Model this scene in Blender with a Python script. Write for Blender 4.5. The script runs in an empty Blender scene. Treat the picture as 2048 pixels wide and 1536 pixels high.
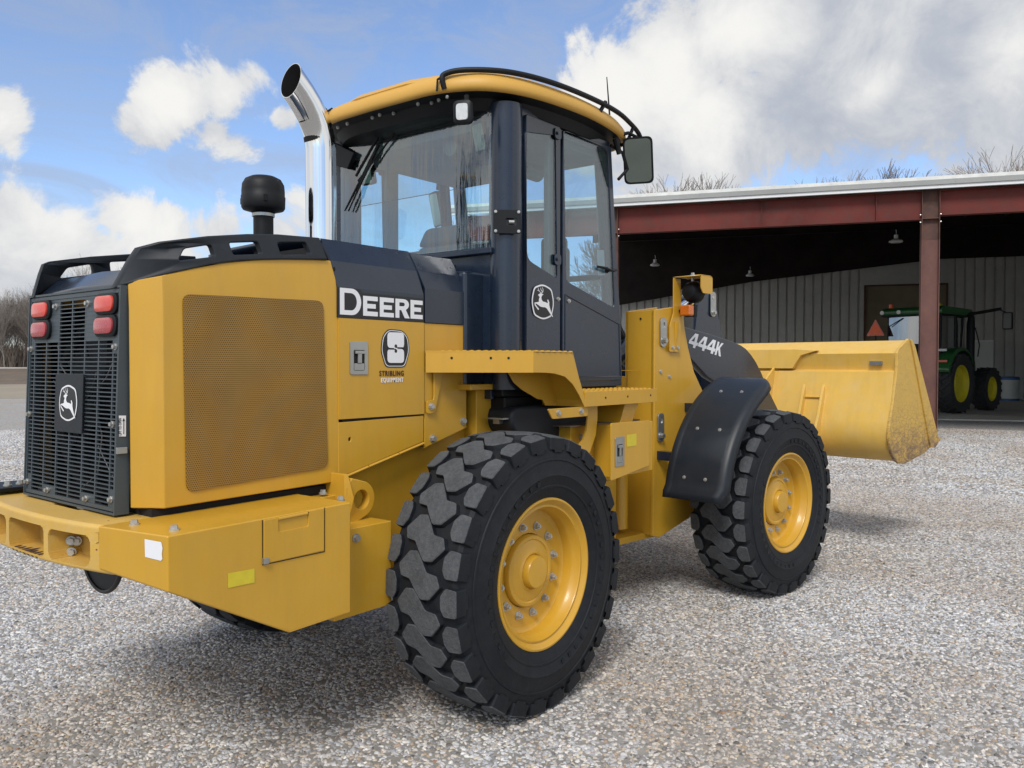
import bpy, bmesh, math, random
from mathutils import Vector, Matrix, Euler, noise
PI = math.pi
R = math.radians
random.seed(7)
scene = bpy.context.scene
COL = scene.collection

# ------------------------------------------------------------------ materials
def new_mat(name):
    m = bpy.data.materials.new(name); m.use_nodes = True
    nt = m.node_tree; b = nt.nodes['Principled BSDF']
    return m, nt, b
def nd(nt, t, **kw):
    n = nt.nodes.new(t)
    for k, v in kw.items():
        if k == 'inp':
            for i, val in v.items(): n.inputs[i].default_value = val
        else: setattr(n, k, v)
    return n
def ramp(nt, stops, interp='LINEAR'):
    r = nt.nodes.new('ShaderNodeValToRGB'); r.color_ramp.interpolation = interp
    e = r.color_ramp.elements
    while len(e) > 1: e.remove(e[-1])
    e[0].position = stops[0][0]; e[0].color = (*stops[0][1], 1)
    for p, c in stops[1:]:
        x = e.new(p); x.color = (*c, 1)
    return r
def g3(v): return (v, v, v)
def mixc(nt, fac, a, b, mode='MIX'):
    m = nt.nodes.new('ShaderNodeMix'); m.data_type = 'RGBA'; m.blend_type = mode
    for sock, val in ((m.inputs[0], fac), (m.inputs[6], a), (m.inputs[7], b)):
        if hasattr(val, 'is_output'): nt.links.new(val, sock)
        elif isinstance(val, tuple): sock.default_value = (*val, 1) if len(val) == 3 else val
        else: sock.default_value = val
    return m.outputs[2]
def paint(name, col, rough=0.35, vary=0.12, scale=3.0, metal=0.0, coat=0.0, bump=0.0, bscale=60, dust=None, dustamt=0.3, spec=0.5, chips=None, grime=0):
    m, nt, b = new_mat(name); L = nt.links
    tc = nd(nt, 'ShaderNodeTexCoord')
    n1 = nd(nt, 'ShaderNodeTexNoise', inp={'Scale': scale, 'Detail': 6, 'Roughness': .6}); L.new(tc.outputs['Object'], n1.inputs['Vector'])
    dk = tuple(c*(1-vary) for c in col); lt = tuple(min(1, c*(1+vary)) for c in col)
    r = ramp(nt, [(.3, dk), (.7, lt)]); L.new(n1.outputs[0], r.inputs[0])
    out = r.outputs[0]
    n2 = nd(nt, 'ShaderNodeTexNoise', inp={'Scale': scale*5, 'Detail': 8, 'Roughness': .7}); L.new(tc.outputs['Object'], n2.inputs['Vector'])
    if dust:
        rr = ramp(nt, [(.42, g3(0)), (.75, g3(dustamt))]); L.new(n2.outputs[0], rr.inputs[0])
        out = mixc(nt, rr.outputs[0], out, dust)
    if grime:
        mp = nd(nt, 'ShaderNodeMapping'); mp.inputs['Scale'].default_value = (9, 9, 1.1); L.new(tc.outputs['Object'], mp.inputs[0])
        ng = nd(nt, 'ShaderNodeTexNoise', inp={'Scale': 1.6, 'Detail': 7, 'Roughness': .65}); L.new(mp.outputs[0], ng.inputs['Vector'])
        rg2 = ramp(nt, [(.45, g3(0)), (.78, g3(grime))]); L.new(ng.outputs[0], rg2.inputs[0])
        out = mixc(nt, rg2.outputs[0], out, (.20, .13, .05))
    if chips:
        n3 = nd(nt, 'ShaderNodeTexNoise', inp={'Scale': 38.0, 'Detail': 5, 'Roughness': .65}); L.new(tc.outputs['Object'], n3.inputs['Vector'])
        rc = ramp(nt, [(chips[0], g3(0)), (chips[0]+.015, g3(1))]); L.new(n3.outputs[0], rc.inputs[0])
        out = mixc(nt, rc.outputs[0], out, chips[1])
    L.new(out, b.inputs['Base Color'])
    rr2 = nd(nt, 'ShaderNodeMapRange', inp={'To Min': max(0, rough-.07), 'To Max': rough+.12}); L.new(n2.outputs[0], rr2.inputs['Value']); L.new(rr2.outputs[0], b.inputs['Roughness'])
    b.inputs['Metallic'].default_value = metal; b.inputs['Specular IOR Level'].default_value = spec
    b.inputs['Coat Weight'].default_value = coat; b.inputs['Coat Roughness'].default_value = .12
    if bump:
        n4 = nd(nt, 'ShaderNodeTexNoise', inp={'Scale': bscale, 'Detail': 4}); L.new(tc.outputs['Object'], n4.inputs['Vector'])
        bp = nd(nt, 'ShaderNodeBump', inp={'Strength': bump, 'Distance': .004}); L.new(n4.outputs[0], bp.inputs['Height']); L.new(bp.outputs[0], b.inputs['Normal'])
    return m
YEL = (0.57, 0.312, 0.022)
M = {}
M['yellow'] = paint('yellow_paint', YEL, .38, .05, 2.0, coat=.25, dust=(.5, .36, .13), dustamt=.12, grime=.12, chips=(.775, (.20, .12, .05)))
M['yellow_cast'] = paint('yellow_cast_paint', (.6, .37, .07), .48, .07, 4.0, bump=.25, bscale=90, dust=(.55, .45, .26), dustamt=.35, chips=(.70, (.09, .03, .03)))
M['yellow_bucket'] = paint('yellow_bucket_paint', (.72, .45, .09), .40, .08, 1.5, bump=.1, bscale=30, dust=(.62, .50, .3), dustamt=.3, chips=(.74, (.16, .09, .05)), grime=.12)
M['roof_yellow'] = paint('roof_yellow', (.62, .35, .065), .5, .03, 2.0)
M['slate'] = paint('slate_paint', (.0085, .0170, .035), .27, .12, 4.0, coat=.40, dust=(.03, .045, .07), dustamt=.2, spec=.4)
M['grille'] = paint('grille_sky_sheen_paint', (.048, .064, .076), .42, .12, 4.0)  # base colour lightened to blue-grey to hold the sky's reflection on the bars
M['charcoal'] = paint('charcoal_plastic', (.014, .018, .024), .5, .12, 6.0, bump=.15, bscale=300, dust=(.05, .05, .055), dustamt=.15, spec=.35)
M['black'] = paint('black_plastic', (.006, .007, .009), .5, .15, 6.0, spec=.3)
M['void'] = paint('engine_bay_dark', (.006, .006, .007), .8, .2, 6.0)
M['fender'] = paint('fender_rubber', (.010, .014, .020), .4, .12, 1.5, bump=.12, bscale=200, dust=(.03, .033, .038), dustamt=.25, spec=.4)
M['steel'] = paint('zinc_steel', (.42, .43, .42), .32, .12, 8.0, metal=.85)
M['bolt'] = paint('zinc_bolt', (.5, .5, .48), .35, .15, 20.0, metal=.7)
M['chrome'] = paint('chrome', (.78, .79, .8), .05, .02, 3.0, metal=1.0)
M['white'] = paint('white_decal', (.78, .79, .82), .4, .02, 3.0)
M['greydecal'] = paint('silver_decal', (.42, .42, .42), .4, .05, 3.0)
M['decalblack'] = paint('black_decal', (.01, .011, .014), .35, .05, 3.0)
M['decalbrown'] = paint('dark_brown_decal', (.05, .012, .012), .4, .05, 3.0)
M['reflector'] = paint('yellow_reflector', (.62, .5, .03), .3, .06, 30.0)
M['redlens'] = paint('red_lens', (.62, .06, .04), .2, .08, 30.0, coat=.6)
M['redlens2'] = paint('dull_red_lens', (.38, .045, .055), .25, .08, 30.0, coat=.6)
M['amber'] = paint('amber_lens', (.55, .13, .01), .25, .1, 30.0, coat=.5)
M['lampglass'] = paint('lamp_lens', (.6, .62, .62), .2, .1, 40.0, coat=.5, bump=.5, bscale=120)
M['seat'] = paint('seat_fabric', (.035, .037, .04), .8, .15, 8.0)
M['cabinside'] = paint('cab_lining', (.19, .20, .195), .75, .1, 6.0)
M['rubberhose'] = paint('hose_rubber', (.014, .014, .016), .45, .1, 8.0)
M['brownplate'] = paint('weathered_top_plate', (.13, .1, .07), .6, .2, 12.0)

# worn rubber: black carcass, pale scuffed block tops
M['tyre'] = paint('tyre_rubber', (.0065, .0088, .0125), .6, .2, 3.0, bump=.35, bscale=50, dust=(.026, .027, .029), dustamt=.45, spec=.3)
M['treadtop'] = paint('worn_tread_rubber', (.066, .072, .080), .85, .22, 12.0, bump=1.0, bscale=110, dust=(.16, .158, .15), dustamt=.45, spec=.25)

def glass(name, tint, rough=.0, ior=1.5, extra=0.0, streak=False):
    m = bpy.data.materials.new(name); m.use_nodes = True; nt = m.node_tree; nt.nodes.clear(); L = nt.links
    out = nd(nt, 'ShaderNodeOutputMaterial'); t = nd(nt, 'ShaderNodeBsdfTransparent'); t.inputs[0].default_value = (*tint, 1)
    g = nd(nt, 'ShaderNodeBsdfGlossy', inp={'Roughness': rough}); g.inputs[0].default_value = (.95, .97, 1, 1)
    f = nd(nt, 'ShaderNodeLayerWeight', inp={'Blend': .5}); mx = nd(nt, 'ShaderNodeMixShader')
    pw = nd(nt, 'ShaderNodeMath', operation='POWER', inp={1: 4.0}); L.new(f.outputs['Facing'], pw.inputs[0])
    ad = nd(nt, 'ShaderNodeMath', operation='MULTIPLY_ADD', inp={1: .9, 2: .03+extra}); L.new(pw.outputs[0], ad.inputs[0]); fac = ad.outputs[0]
    if streak:   # stretched bump that draws the pane's reflections into streaks, like slightly wavy glass
        tc = nd(nt, 'ShaderNodeTexCoord'); mp = nd(nt, 'ShaderNodeMapping'); mp.inputs['Scale'].default_value = (1, 7, .7)
        nz = nd(nt, 'ShaderNodeTexNoise', inp={'Scale': 1.3, 'Detail': 4}); L.new(tc.outputs['Object'], mp.inputs[0]); L.new(mp.outputs[0], nz.inputs['Vector'])
        bp = nd(nt, 'ShaderNodeBump', inp={'Strength': .35, 'Distance': .02}); L.new(nz.outputs[0], bp.inputs['Height'])
        L.new(bp.outputs[0], g.inputs['Normal'])
    L.new(fac, mx.inputs[0]); L.new(t.outputs[0], mx.inputs[1]); L.new(g.outputs[0], mx.inputs[2]); L.new(mx.outputs[0], out.inputs[0])
    return m
M['rearglass'] = glass('rear_window_glass', (.76, .97, .97), 0.0, 1.45, .15, True)
M['sideglass'] = glass('side_window_glass', (.74, .84, .88), 0.0, 1.45, .04)
M['darkmirror'] = paint('tractor_mirror_glass', (.05, .06, .06), .2, .1, 3.0)
M['mirror'] = paint('mirror_glass', (.26, .31, .29), .03, .0, 1.0, metal=1.0)

def perforated():
    m, nt, b = new_mat('perforated_yellow_sheet'); L = nt.links
    tc = nd(nt, 'ShaderNodeTexCoord'); sx = nd(nt, 'ShaderNodeSeparateXYZ'); L.new(tc.outputs['Object'], sx.inputs[0])
    k = 2*PI/.0078
    def wave(a, c):
        m1 = nd(nt, 'ShaderNodeMath', operation='MULTIPLY', inp={1: a*k}); L.new(sx.outputs[0], m1.inputs[0])
        m2 = nd(nt, 'ShaderNodeMath', operation='MULTIPLY_ADD', inp={1: c*k}); L.new(sx.outputs[2], m2.inputs[0]); L.new(m1.outputs[0], m2.inputs[2])
        c1 = nd(nt, 'ShaderNodeMath', operation='COSINE'); L.new(m2.outputs[0], c1.inputs[0]); return c1.outputs[0]
    a = nd(nt, 'ShaderNodeMath', operation='ADD'); L.new(wave(0, 1), a.inputs[0]); L.new(wave(.866, .5), a.inputs[1])
    a2 = nd(nt, 'ShaderNodeMath', operation='ADD'); L.new(a.outputs[0], a2.inputs[0]); L.new(wave(.866, -.5), a2.inputs[1])
    r = ramp(nt, [(.38, g3(0)), (.50, g3(1))]); mr = nd(nt, 'ShaderNodeMapRange', inp={'From Min': -1.5, 'From Max': 3}); L.new(a2.outputs[0], mr.inputs['Value']); L.new(mr.outputs[0], r.inputs[0])
    n1 = nd(nt, 'ShaderNodeTexNoise', inp={'Scale': 5.0, 'Detail': 5}); L.new(tc.outputs['Object'], n1.inputs['Vector'])
    yy = ramp(nt, [(.3, (.27, .145, .022)), (.7, (.34, .185, .028))]); L.new(n1.outputs[0], yy.inputs[0])
    L.new(mixc(nt, r.outputs[0], yy.outputs[0], (.07, .035, .005)), b.inputs['Base Color']); b.inputs['Roughness'].default_value = .5
    return m
M['perf'] = perforated()

def worn_bucket_side():
    m, nt, b = new_mat('scraped_bucket_side'); L = nt.links
    tc = nd(nt, 'ShaderNodeTexCoord')
    mp = nd(nt, 'ShaderNodeMapping'); mp.inputs['Rotation'].default_value = (0, R(28), 0); mp.inputs['Scale'].default_value = (1, 1, 2.2); L.new(tc.outputs['Object'], mp.inputs[0])
    n0 = nd(nt, 'ShaderNodeTexNoise', inp={'Scale': 5.0, 'Detail': 8, 'Roughness': .7, 'Distortion': 1.5}); L.new(mp.outputs[0], n0.inputs['Vector'])
    vo = nd(nt, 'ShaderNodeTexVoronoi', feature='DISTANCE_TO_EDGE', inp={'Scale': 13.0}); 
    vm = nd(nt, 'ShaderNodeVectorMath', operation='MULTIPLY_ADD'); L.new(n0.outputs[1], vm.inputs[0]); vm.inputs[1].default_value = (.13,)*3; L.new(mp.outputs[0], vm.inputs[2]); L.new(vm.outputs[0], vo.inputs['Vector'])
    sx = nd(nt, 'ShaderNodeSeparateXYZ'); L.new(tc.outputs['Object'], sx.inputs[0])
    low = nd(nt, 'ShaderNodeMapRange', inp={'From Min': 1.40, 'From Max': .92}); L.new(sx.outputs[2], low.inputs['Value'])
    base = mixc(nt, nd_out(nt, n0.outputs[0], .48, .72, .7), (.62, .39, .08), (.44, .29, .10))
    cr = nd(nt, 'ShaderNodeMapRange', inp={'From Min': .07, 'From Max': .0}); L.new(vo.outputs[0], cr.inputs['Value'])
    mu = nd(nt, 'ShaderNodeMath', operation='MULTIPLY'); L.new(cr.outputs[0], mu.inputs[0]); L.new(low.outputs[0], mu.inputs[1]); 
    c = mixc(nt, mu.outputs[0], base, (.13, .08, .04))
    low2 = nd(nt, 'ShaderNodeMapRange', inp={'From Min': 1.12, 'From Max': .84}); L.new(sx.outputs[2], low2.inputs['Value'])
    m3 = nd(nt, 'ShaderNodeMath', operation='MULTIPLY'); L.new(low2.outputs[0], m3.inputs[0]); L.new(nd_out(nt, n0.outputs[0], .35, .6, 1.0), m3.inputs[1])
    L.new(mixc(nt, m3.outputs[0], c, (.15, .085, .06)), b.inputs['Base Color']); b.inputs['Roughness'].default_value = .45
    bp = nd(nt, 'ShaderNodeBump', inp={'Strength': .7, 'Distance': .01}); L.new(n0.outputs[0], bp.inputs['Height']); L.new(bp.outputs[0], b.inputs['Normal'])
    return m
def nd_out(nt, sock, a, b, hi):
    mr = nd(nt, 'ShaderNodeMapRange', inp={'From Min': a, 'From Max': b, 'To Min': 0, 'To Max': hi}); nt.links.new(sock, mr.inputs['Value']); return mr.outputs[0]
M['bucketside'] = worn_bucket_side()

# ------------------------------------------------------------------ mesh helpers
def link(o, parent=None):
    COL.objects.link(o)
    if parent: o.parent = parent
    return o
def mesh(name, verts, faces, mats, parent=None, smooth=None, bevel=0, idx=None, seg=2):
    me = bpy.data.meshes.new(name); me.from_pydata([tuple(v) for v in verts], [], faces); me.validate()
    bm = bmesh.new(); bm.from_mesh(me)
    bmesh.ops.recalc_face_normals(bm, faces=bm.faces)
    bm.to_mesh(me); bm.free()
    if not isinstance(mats, (list, tuple)): mats = [mats]
    for m in mats: me.materials.append(M[m] if isinstance(m, str) else m)
    if idx:
        for p, i in zip(me.polygons, idx): p.material_index = i
    return finish(name, me, parent, smooth, bevel, seg)
def finish(name, me, parent=None, smooth=None, bevel=0, seg=2):
    o = bpy.data.objects.new(name, me); link(o, parent)
    if smooth is None: smooth = 35
    for p in me.polygons: p.use_smooth = True
    me.set_sharp_from_angle(angle=R(smooth))
    if bevel:
        b = o.modifiers.new('Bevel', 'BEVEL'); b.width = bevel; b.segments = seg; b.limit_method = 'ANGLE'; b.angle_limit = R(30); b.harden_normals = True
    return o
class MB:
    """collects shapes that become ONE mesh"""
    def __init__(s): s.v = []; s.f = []; s.i = []; s.cur = 0
    def add(s, vs, fs, mat=None):
        n = len(s.v); s.v += [tuple(v) for v in vs]; s.f += [tuple(a+n for a in f) for f in fs]; s.i += [s.cur if mat is None else mat]*len(fs)
    def box(s, lo, hi, mat=None, M4=None):
        (a, b, c), (d, e, f) = lo, hi
        vs = [Vector(p) for p in ((a,b,c),(d,b,c),(d,e,c),(a,e,c),(a,b,f),(d,b,f),(d,e,f),(a,e,f))]
        if M4: vs = [M4 @ v for v in vs]
        s.add(vs, [(0,3,2,1),(4,5,6,7),(0,1,5,4),(1,2,6,5),(2,3,7,6),(3,0,4,7)], mat)
    def prism(s, poly, vec, mat=None):
        n = len(poly); P = [Vector(p) for p in poly]; Q = [p+Vector(vec) for p in P]
        s.add(P+Q, [tuple(range(n))[::-1], tuple(range(n, 2*n))]+[(i, (i+1)%n, n+(i+1)%n, n+i) for i in range(n)], mat)
    def loft(s, A, B, mat=None, cap=True):
        n = len(A); s.add(list(A)+list(B), ([tuple(range(n))[::-1], tuple(range(n, 2*n))] if cap else [])+[(i, (i+1)%n, n+(i+1)%n, n+i) for i in range(n)], mat)
    def tube(s, pts, r, n=10, mat=None, caps=True, up=None):
        pts = [Vector(p) for p in pts]; rs = r if isinstance(r, (list, tuple)) else [r]*len(pts)
        rings = []; u = None
        for i, p in enumerate(pts):
            t = (pts[min(i+1, len(pts)-1)]-pts[max(i-1, 0)]).normalized()
            if u is None: u = t.orthogonal().normalized()
            u = (u-t*u.dot(t)).normalized(); w = t.cross(u)
            rings.append([p+rs[i]*(math.cos(2*PI*k/n)*u+math.sin(2*PI*k/n)*w) for k in range(n)])
        vs = [v for q in rings for v in q]; fs = []
        for i in range(len(pts)-1):
            for k in range(n): fs.append((i*n+k, i*n+(k+1)%n, (i+1)*n+(k+1)%n, (i+1)*n+k))
        if caps: fs += [tuple(range(n))[::-1], tuple(range((len(pts)-1)*n, len(pts)*n))]
        s.add(vs, fs, mat)
    def cyl(s, a, b, r, n=16, mat=None, r2=None): s.tube([a, b], [r, r if r2 is None else r2], n, mat)
    def bolt(s, p, d, r=.011, h=.009, mat=None):
        p = Vector(p); d = Vector(d).normalized()
        s.cyl(p-d*.004, p+d*.003, r*1.35, 14, mat); s.cyl(p+d*.003, p+d*(.003+h), r, 6, mat, r*.93)
    def grid(s, rows, mat=None, close=False):
        m = len(rows[0]); vs = [v for r in rows for v in r]; fs = []
        for i in range(len(rows)-1):
            for k in range(m if close else m-1): fs.append((i*m+k, i*m+(k+1)%m, (i+1)*m+(k+1)%m, (i+1)*m+k))
        s.add(vs, fs, mat)
    def lathe(s, prof, n, ctr=(0,0,0), axis='Y', mat=None, closed=False):
        rows = []
        for k in range(n):
            a = 2*PI*k/n; c, d = math.cos(a), math.sin(a)
            if axis == 'Y': rows.append([(ctr[0]+r*c, ctr[1]+y, ctr[2]+r*d) for r, y in prof])
            else: rows.append([(ctr[0]+r*c, ctr[1]+r*d, ctr[2]+y) for r, y in prof])
        m = len(prof); fs = []
        for k in range(n):
            for j in range(m if closed else m-1): fs.append((k*m+j, ((k+1)%n)*m+j, ((k+1)%n)*m+(j+1)%m, k*m+(j+1)%m))
        s.add([v for r in rows for v in r], fs, mat)
    def build(s, name, mats, parent=None, smooth=None, bevel=0, seg=2): return mesh(name, s.v, s.f, mats, parent, smooth, bevel, s.i, seg)
def rnd(poly, r, n=4):
    """round the corners of a 2D polygon"""
    out = []; m = len(poly)
    for i in range(m):
        p0, p, p1 = Vector(poly[i-1][:2]), Vector(poly[i][:2]), Vector(poly[(i+1)%m][:2])
        rr = r[i] if isinstance(r, (list, tuple)) else r
        if rr <= 0: out.append(tuple(p)); continue
        a, b = p0-p, p1-p; l = min(rr, a.length*.48, b.length*.48); A = p+a.normalized()*l; B = p+b.normalized()*l
        for k in range(n+1):
            t = k/n; q = (1-t)**2*A+2*t*(1-t)*p+t*t*B; out.append(tuple(q))
    return out
def rect(a, b, c, d): return [(a, b), (c, b), (c, d), (a, d)]
def plate(name, outer, holes, frame, thick, mat, parent=None, bevel=0.0, extras=(), smooth=30):
    """flat sheet with holes; frame = (origin, u axis, v axis); centred on its plane"""
    cu = bpy.data.curves.new(name, 'CURVE'); cu.dimensions = '2D'; cu.fill_mode = 'BOTH'; cu.extrude = max(thick/2-bevel, 0.0001); cu.bevel_depth = bevel; cu.bevel_resolution = 1; cu.offset = -bevel
    for poly in [outer]+list(holes)+list(extras):
        sp = cu.splines.new('POLY'); sp.points.add(len(poly)-1); sp.use_cyclic_u = True
        for pt, q in zip(sp.points, poly): pt.co = (q[0], q[1], 0, 1)
    tmp = bpy.data.objects.new('tmp_outline', cu); me = bpy.data.meshes.new_from_object(tmp); bpy.data.objects.remove(tmp)
    o, u, v = [Vector(x) for x in frame]; w = u.cross(v)
    mt = Matrix(((u.x, v.x, w.x, o.x), (u.y, v.y, w.y, o.y), (u.z, v.z, w.z, o.z), (0, 0, 0, 1))); me.transform(mt)
    me.materials.clear(); me.materials.append(M[mat])
    return finish(name, me, parent, smooth)
def XZ(y): return ((0, y, 0), (1, 0, 0), (0, 0, 1))
def YZ(x): return ((x, 0, 0), (0, 1, 0), (0, 0, 1))
def text_mesh(name, body, size, origin, u, v, mat, parent, xs=1.0, bold=.0, extrude=.0008, spacing=1.0):
    cu = bpy.data.curves.new(name, 'FONT'); cu.body = body; cu.size = size; cu.extrude = extrude; cu.offset = bold; cu.space_character = spacing; cu.align_x = 'LEFT'
    tmp = bpy.data.objects.new('tmp_text', cu); me = bpy.data.meshes.new_from_object(tmp); bpy.data.objects.remove(tmp)
    o, u, v = Vector(origin), Vector(u)*xs, Vector(v); w = u.normalized().cross(v.normalized())
    me.transform(Matrix(((u.x, v.x, w.x, o.x), (u.y, v.y, w.y, o.y), (u.z, v.z, w.z, o.z), (0, 0, 0, 1))))
    me.materials.clear(); me.materials.append(M[mat]); return finish(name, me, parent)
def empty(name, parent=None, loc=(0,0,0)):
    o = bpy.data.objects.new(name, None); o.empty_display_size = .2; o.location = loc; return link(o, parent)
def tag(o, label=None, cat=None, group=None, kind=None):
    for k, v in (('label', label), ('category', cat), ('group', group), ('kind', kind)):
        if v: o[k] = v
    return o

# ================================================================== WHEEL LOADER
loader = tag(empty('wheel_loader'), 'yellow and charcoal articulated wheel loader with raised bucket standing on the gravel', 'wheel loader')
PHI = -0.126                      # steering angle of the front half about the centre hinge
FM = Matrix.Translation((1.42, 0, 0)) @ Matrix.Rotation(PHI, 4, 'Z') @ Matrix.Translation((-1.42, 0, 0))
def fr(o): o.matrix_basis = FM @ o.matrix_basis; return o

# ---- wheels
def tyre_mesh():
    mb = MB(); N = 96
    prof = [(.335,.165),(.345,.186),(.37,.200),(.41,.214),(.455,.2225),(.462,.2265),(.470,.2225),(.51,.219),(.55,.210),(.588,.201),(.613,.191),(.626,.174),(.630,.12),(.632,.06),(.633,0)]
    full = prof+[(r, -y) for r, y in prof[-2::-1]]
    mb.lathe(full, N, mat=0)
    NB = 26; pitch = 2*PI/NB
    crown = lambda y: .657-.016*(abs(y)/.2)**2.4
    def P(y, s, r): a = s*pitch; return (r*math.cos(a), y, r*math.sin(a))
    # corner rounding is done in metres, so scale s by the pitch length
    pl = pitch*.655
    def rounded(poly, rad): return [(a, b/pl) for a, b in rnd([(a, b*pl) for a, b in poly], rad, 3)]
    Z = rounded([(-.124,.22),(-.068,.60),(-.022,.63),(.012,.40),(.048,.13),(.104,.09),(.124,-.20),(.068,-.60),(.022,-.63),(-.012,-.40),(-.048,-.11),(-.104,-.07)], .0085)
    S = rounded([(.130,-.18),(.148,-.39),(.207,-.39),(.207,.35),(.154,.38),(.130,.16)], .009)
    for k in range(NB):
        for poly, ph, sg in ((Z, 0, 1), (S, .42, 1), (S, -.42, -1)):
            pts = [(y*sg, (s*sg if sg < 0 else s)+ph+k) for y, s in poly]
            cy = sum(p[0] for p in pts)/len(pts); cs = sum(p[1] for p in pts)/len(pts)
            def ring(f, rr): return [P(cy+(y-cy)*f, cs+(s-cs)*f, rr(y)) for y, s in pts]
            jit = 1+random.uniform(-.0008, .0008)
            base = ring(1.12, lambda y: .612-(.03 if abs(y) > .18 else 0)); mid = ring(1.0, lambda y: crown(y)-.004); top = ring(.965, lambda y: crown(y)*jit)
            n = len(pts)
            mb.loft(base, mid, 0, False); mb.loft(mid, top, 1, False); mb.add(top, [tuple(range(n))], 1)
        # shoulder lugs running down the sidewall
        for sg in (1, -1):
            a0 = k+.42*sg
            lo = [P(sg*.213, a0-.20, .570), P(sg*.2135, a0+.20, .570)]; hi = [P(sg*.207, a0+.33, .628), P(sg*.207, a0-.33, .628)]
            li = [P(sg*.19, a0-.2, .565), P(sg*.19, a0+.2, .565), P(sg*.18, a0+.33, .63), P(sg*.18, a0-.33, .63)]
            mb.loft(li, lo+hi, 0)
    # raised sidewall lettering band and rim line
    for sg in (1, -1):
        mb.lathe([(.405,sg*.2125),(.408,sg*.2165),(.414,sg*.2175),(.418,sg*.2155)], 96, mat=0)
        mb.lathe([(.530,sg*.2145),(.533,sg*.2185),(.540,sg*.2170),(.543,sg*.2125)], 96, mat=0)
        for k in range(46):      # moulded blocks of the tyre maker's raised lettering
            if k % 23 > 15: continue
            a = 2*PI*k/46; w = .016+.004*((k*7) % 3)
            q = lambda r, s, y: (r*math.cos(a+s/r), y, r*math.sin(a+s/r))
            y0, y1 = sg*.212, sg*(.2245+.0006*(k % 2))
            mb.loft([q(.430, -w/2, y0), q(.430, w/2, y0), q(.455, w/2, y0), q(.455, -w/2, y0)], [q(.431, -w/2, y1), q(.431, w/2, y1), q(.4545, w/2, y1), q(.4545, -w/2, y1)], 0)
    return mb
def rim_mesh(sg):
    mb = MB()
    prof = [(.330,-.15),(.333,.16),(.352,.178),(.357,.188),(.3535,.196),(.345,.1975),(.336,.191),(.330,.178),(.322,.174),(.3165,.178),(.3105,.178),(.307,.170),(.303,.150),(.297,.140),(.292,.125),(.290,.088),(.283,.081),(.262,.079),(.175,.079)]
    mb.lathe([(r, y*sg) for r, y in prof], 96)
    return mb
def hub_mesh(sg):
    mb = MB()
    prof = [(.17,.05),(.171,.096),(.165,.104),(.150,.106),(.144,.101),(.138,.103),(.128,.106),(.098,.108),(.090,.112),(.0855,.118),(.082,.116),(.079,.112),(.0765,.118),(.0755,.140),(.072,.1455),(.06,.1465),(.001,.1465)]
    mb.lathe([(r, y*sg) for r, y in prof], 64); return mb
tyre_src = tyre_mesh(); tyre_me = None
def make_wheel(name, x, side, front):
    global tyre_me
    sg = side
    e = empty(name, loader, (x, side*.95, .655))
    if front: fr(e)
    if tyre_me is None:
        t = tyre_src.build('tyre', ['tyre', 'treadtop'], e, 28); tyre_me = t.data
    else:
        t = bpy.data.objects.new('tyre', tyre_me); link(t, e)
    if side > 0: t.rotation_euler = (0, 0, PI)
    t.rotation_euler.rotate_axis('Y', {(-1, False): 1.35, (-1, True): .42}.get((side, front), .9))
    rim_mesh(sg).build('rim', 'yellow', e, 40); hub_mesh(sg).build('hub', 'yellow', e, 40)
    nb = 12
    for k in range(nb):
        a = 2*PI*(k+.35)/nb; mb = MB(); mb.bolt((.212*math.cos(a), sg*.081, .212*math.sin(a)), (0, sg, 0), .0155, .016); mb.cyl((.212*math.cos(a), sg*.09, .212*math.sin(a)), (.212*math.cos(a), sg*.108, .212*math.sin(a)), .0085, 8)
        mb.build('wheel_nut', 'bolt', e, 30)
    return e
make_wheel('wheel', 0, -1, False); make_wheel('wheel', 0, 1, False)
make_wheel('wheel', 2.84, -1, True); make_wheel('wheel', 2.84, 1, True)

# ---- rear chassis, axles
mb = MB()
side = [(-1.48,1.06),(-1.40,.98),(-1.0,.70),(-.35,.60),(.55,.60),(1.1,.66),(1.15,1.02),(.85,1.12),(.45,1.22),(.14,1.325),(-.19,1.262),(-.72,1.135)]
for s in (-1, 1):
    mb.prism([(x, s*.47, z) for x, z in side], (0, -s*.03, 0))
    mb.box((.18, s*.50-.055, 1.0), (.34, s*.50+.055, 1.50))
    mb.prism([(.06,s*.44,1.50),(.62,s*.44,1.50),(.62,s*.62,1.50),(.06,s*.62,1.50)], (0,0,.03))
mb.box((-.95,-.44,.72),(1.1,.44,.80)); mb.box((1.0,-.44,.8),(1.04,.44,1.2))
mb.build('rear_frame', 'yellow', loader, bevel=.004)
mb = MB(); mb.cyl((0,-.72,.655),(0,.72,.655),.13,24); mb.tube([(-.26,0,.66),(-.14,0,.66),(.2,0,.66),(.34,0,.66)],[.12,.25,.25,.1],24); mb.build('rear_axle', 'yellow', loader)
mb = MB(); mb.cyl((2.84,-.72,.655),(2.84,.72,.655),.13,24); mb.tube([(2.5,0,.66),(2.64,0,.66),(2.98,0,.66),(3.1,0,.66)],[.1,.25,.25,.12],24); fr(mb.build('front_axle', 'yellow', loader))
mb = MB(); mb.box((-1.45,-.40,.98),(.2,.40,1.12)); mb.box((-1.56,-.495,1.055),(-.72,.495,1.098)); mb.box((-.6,-.36,.62),(.3,.36,1.0)); mb.build('engine_tray', 'void', loader)

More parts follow.
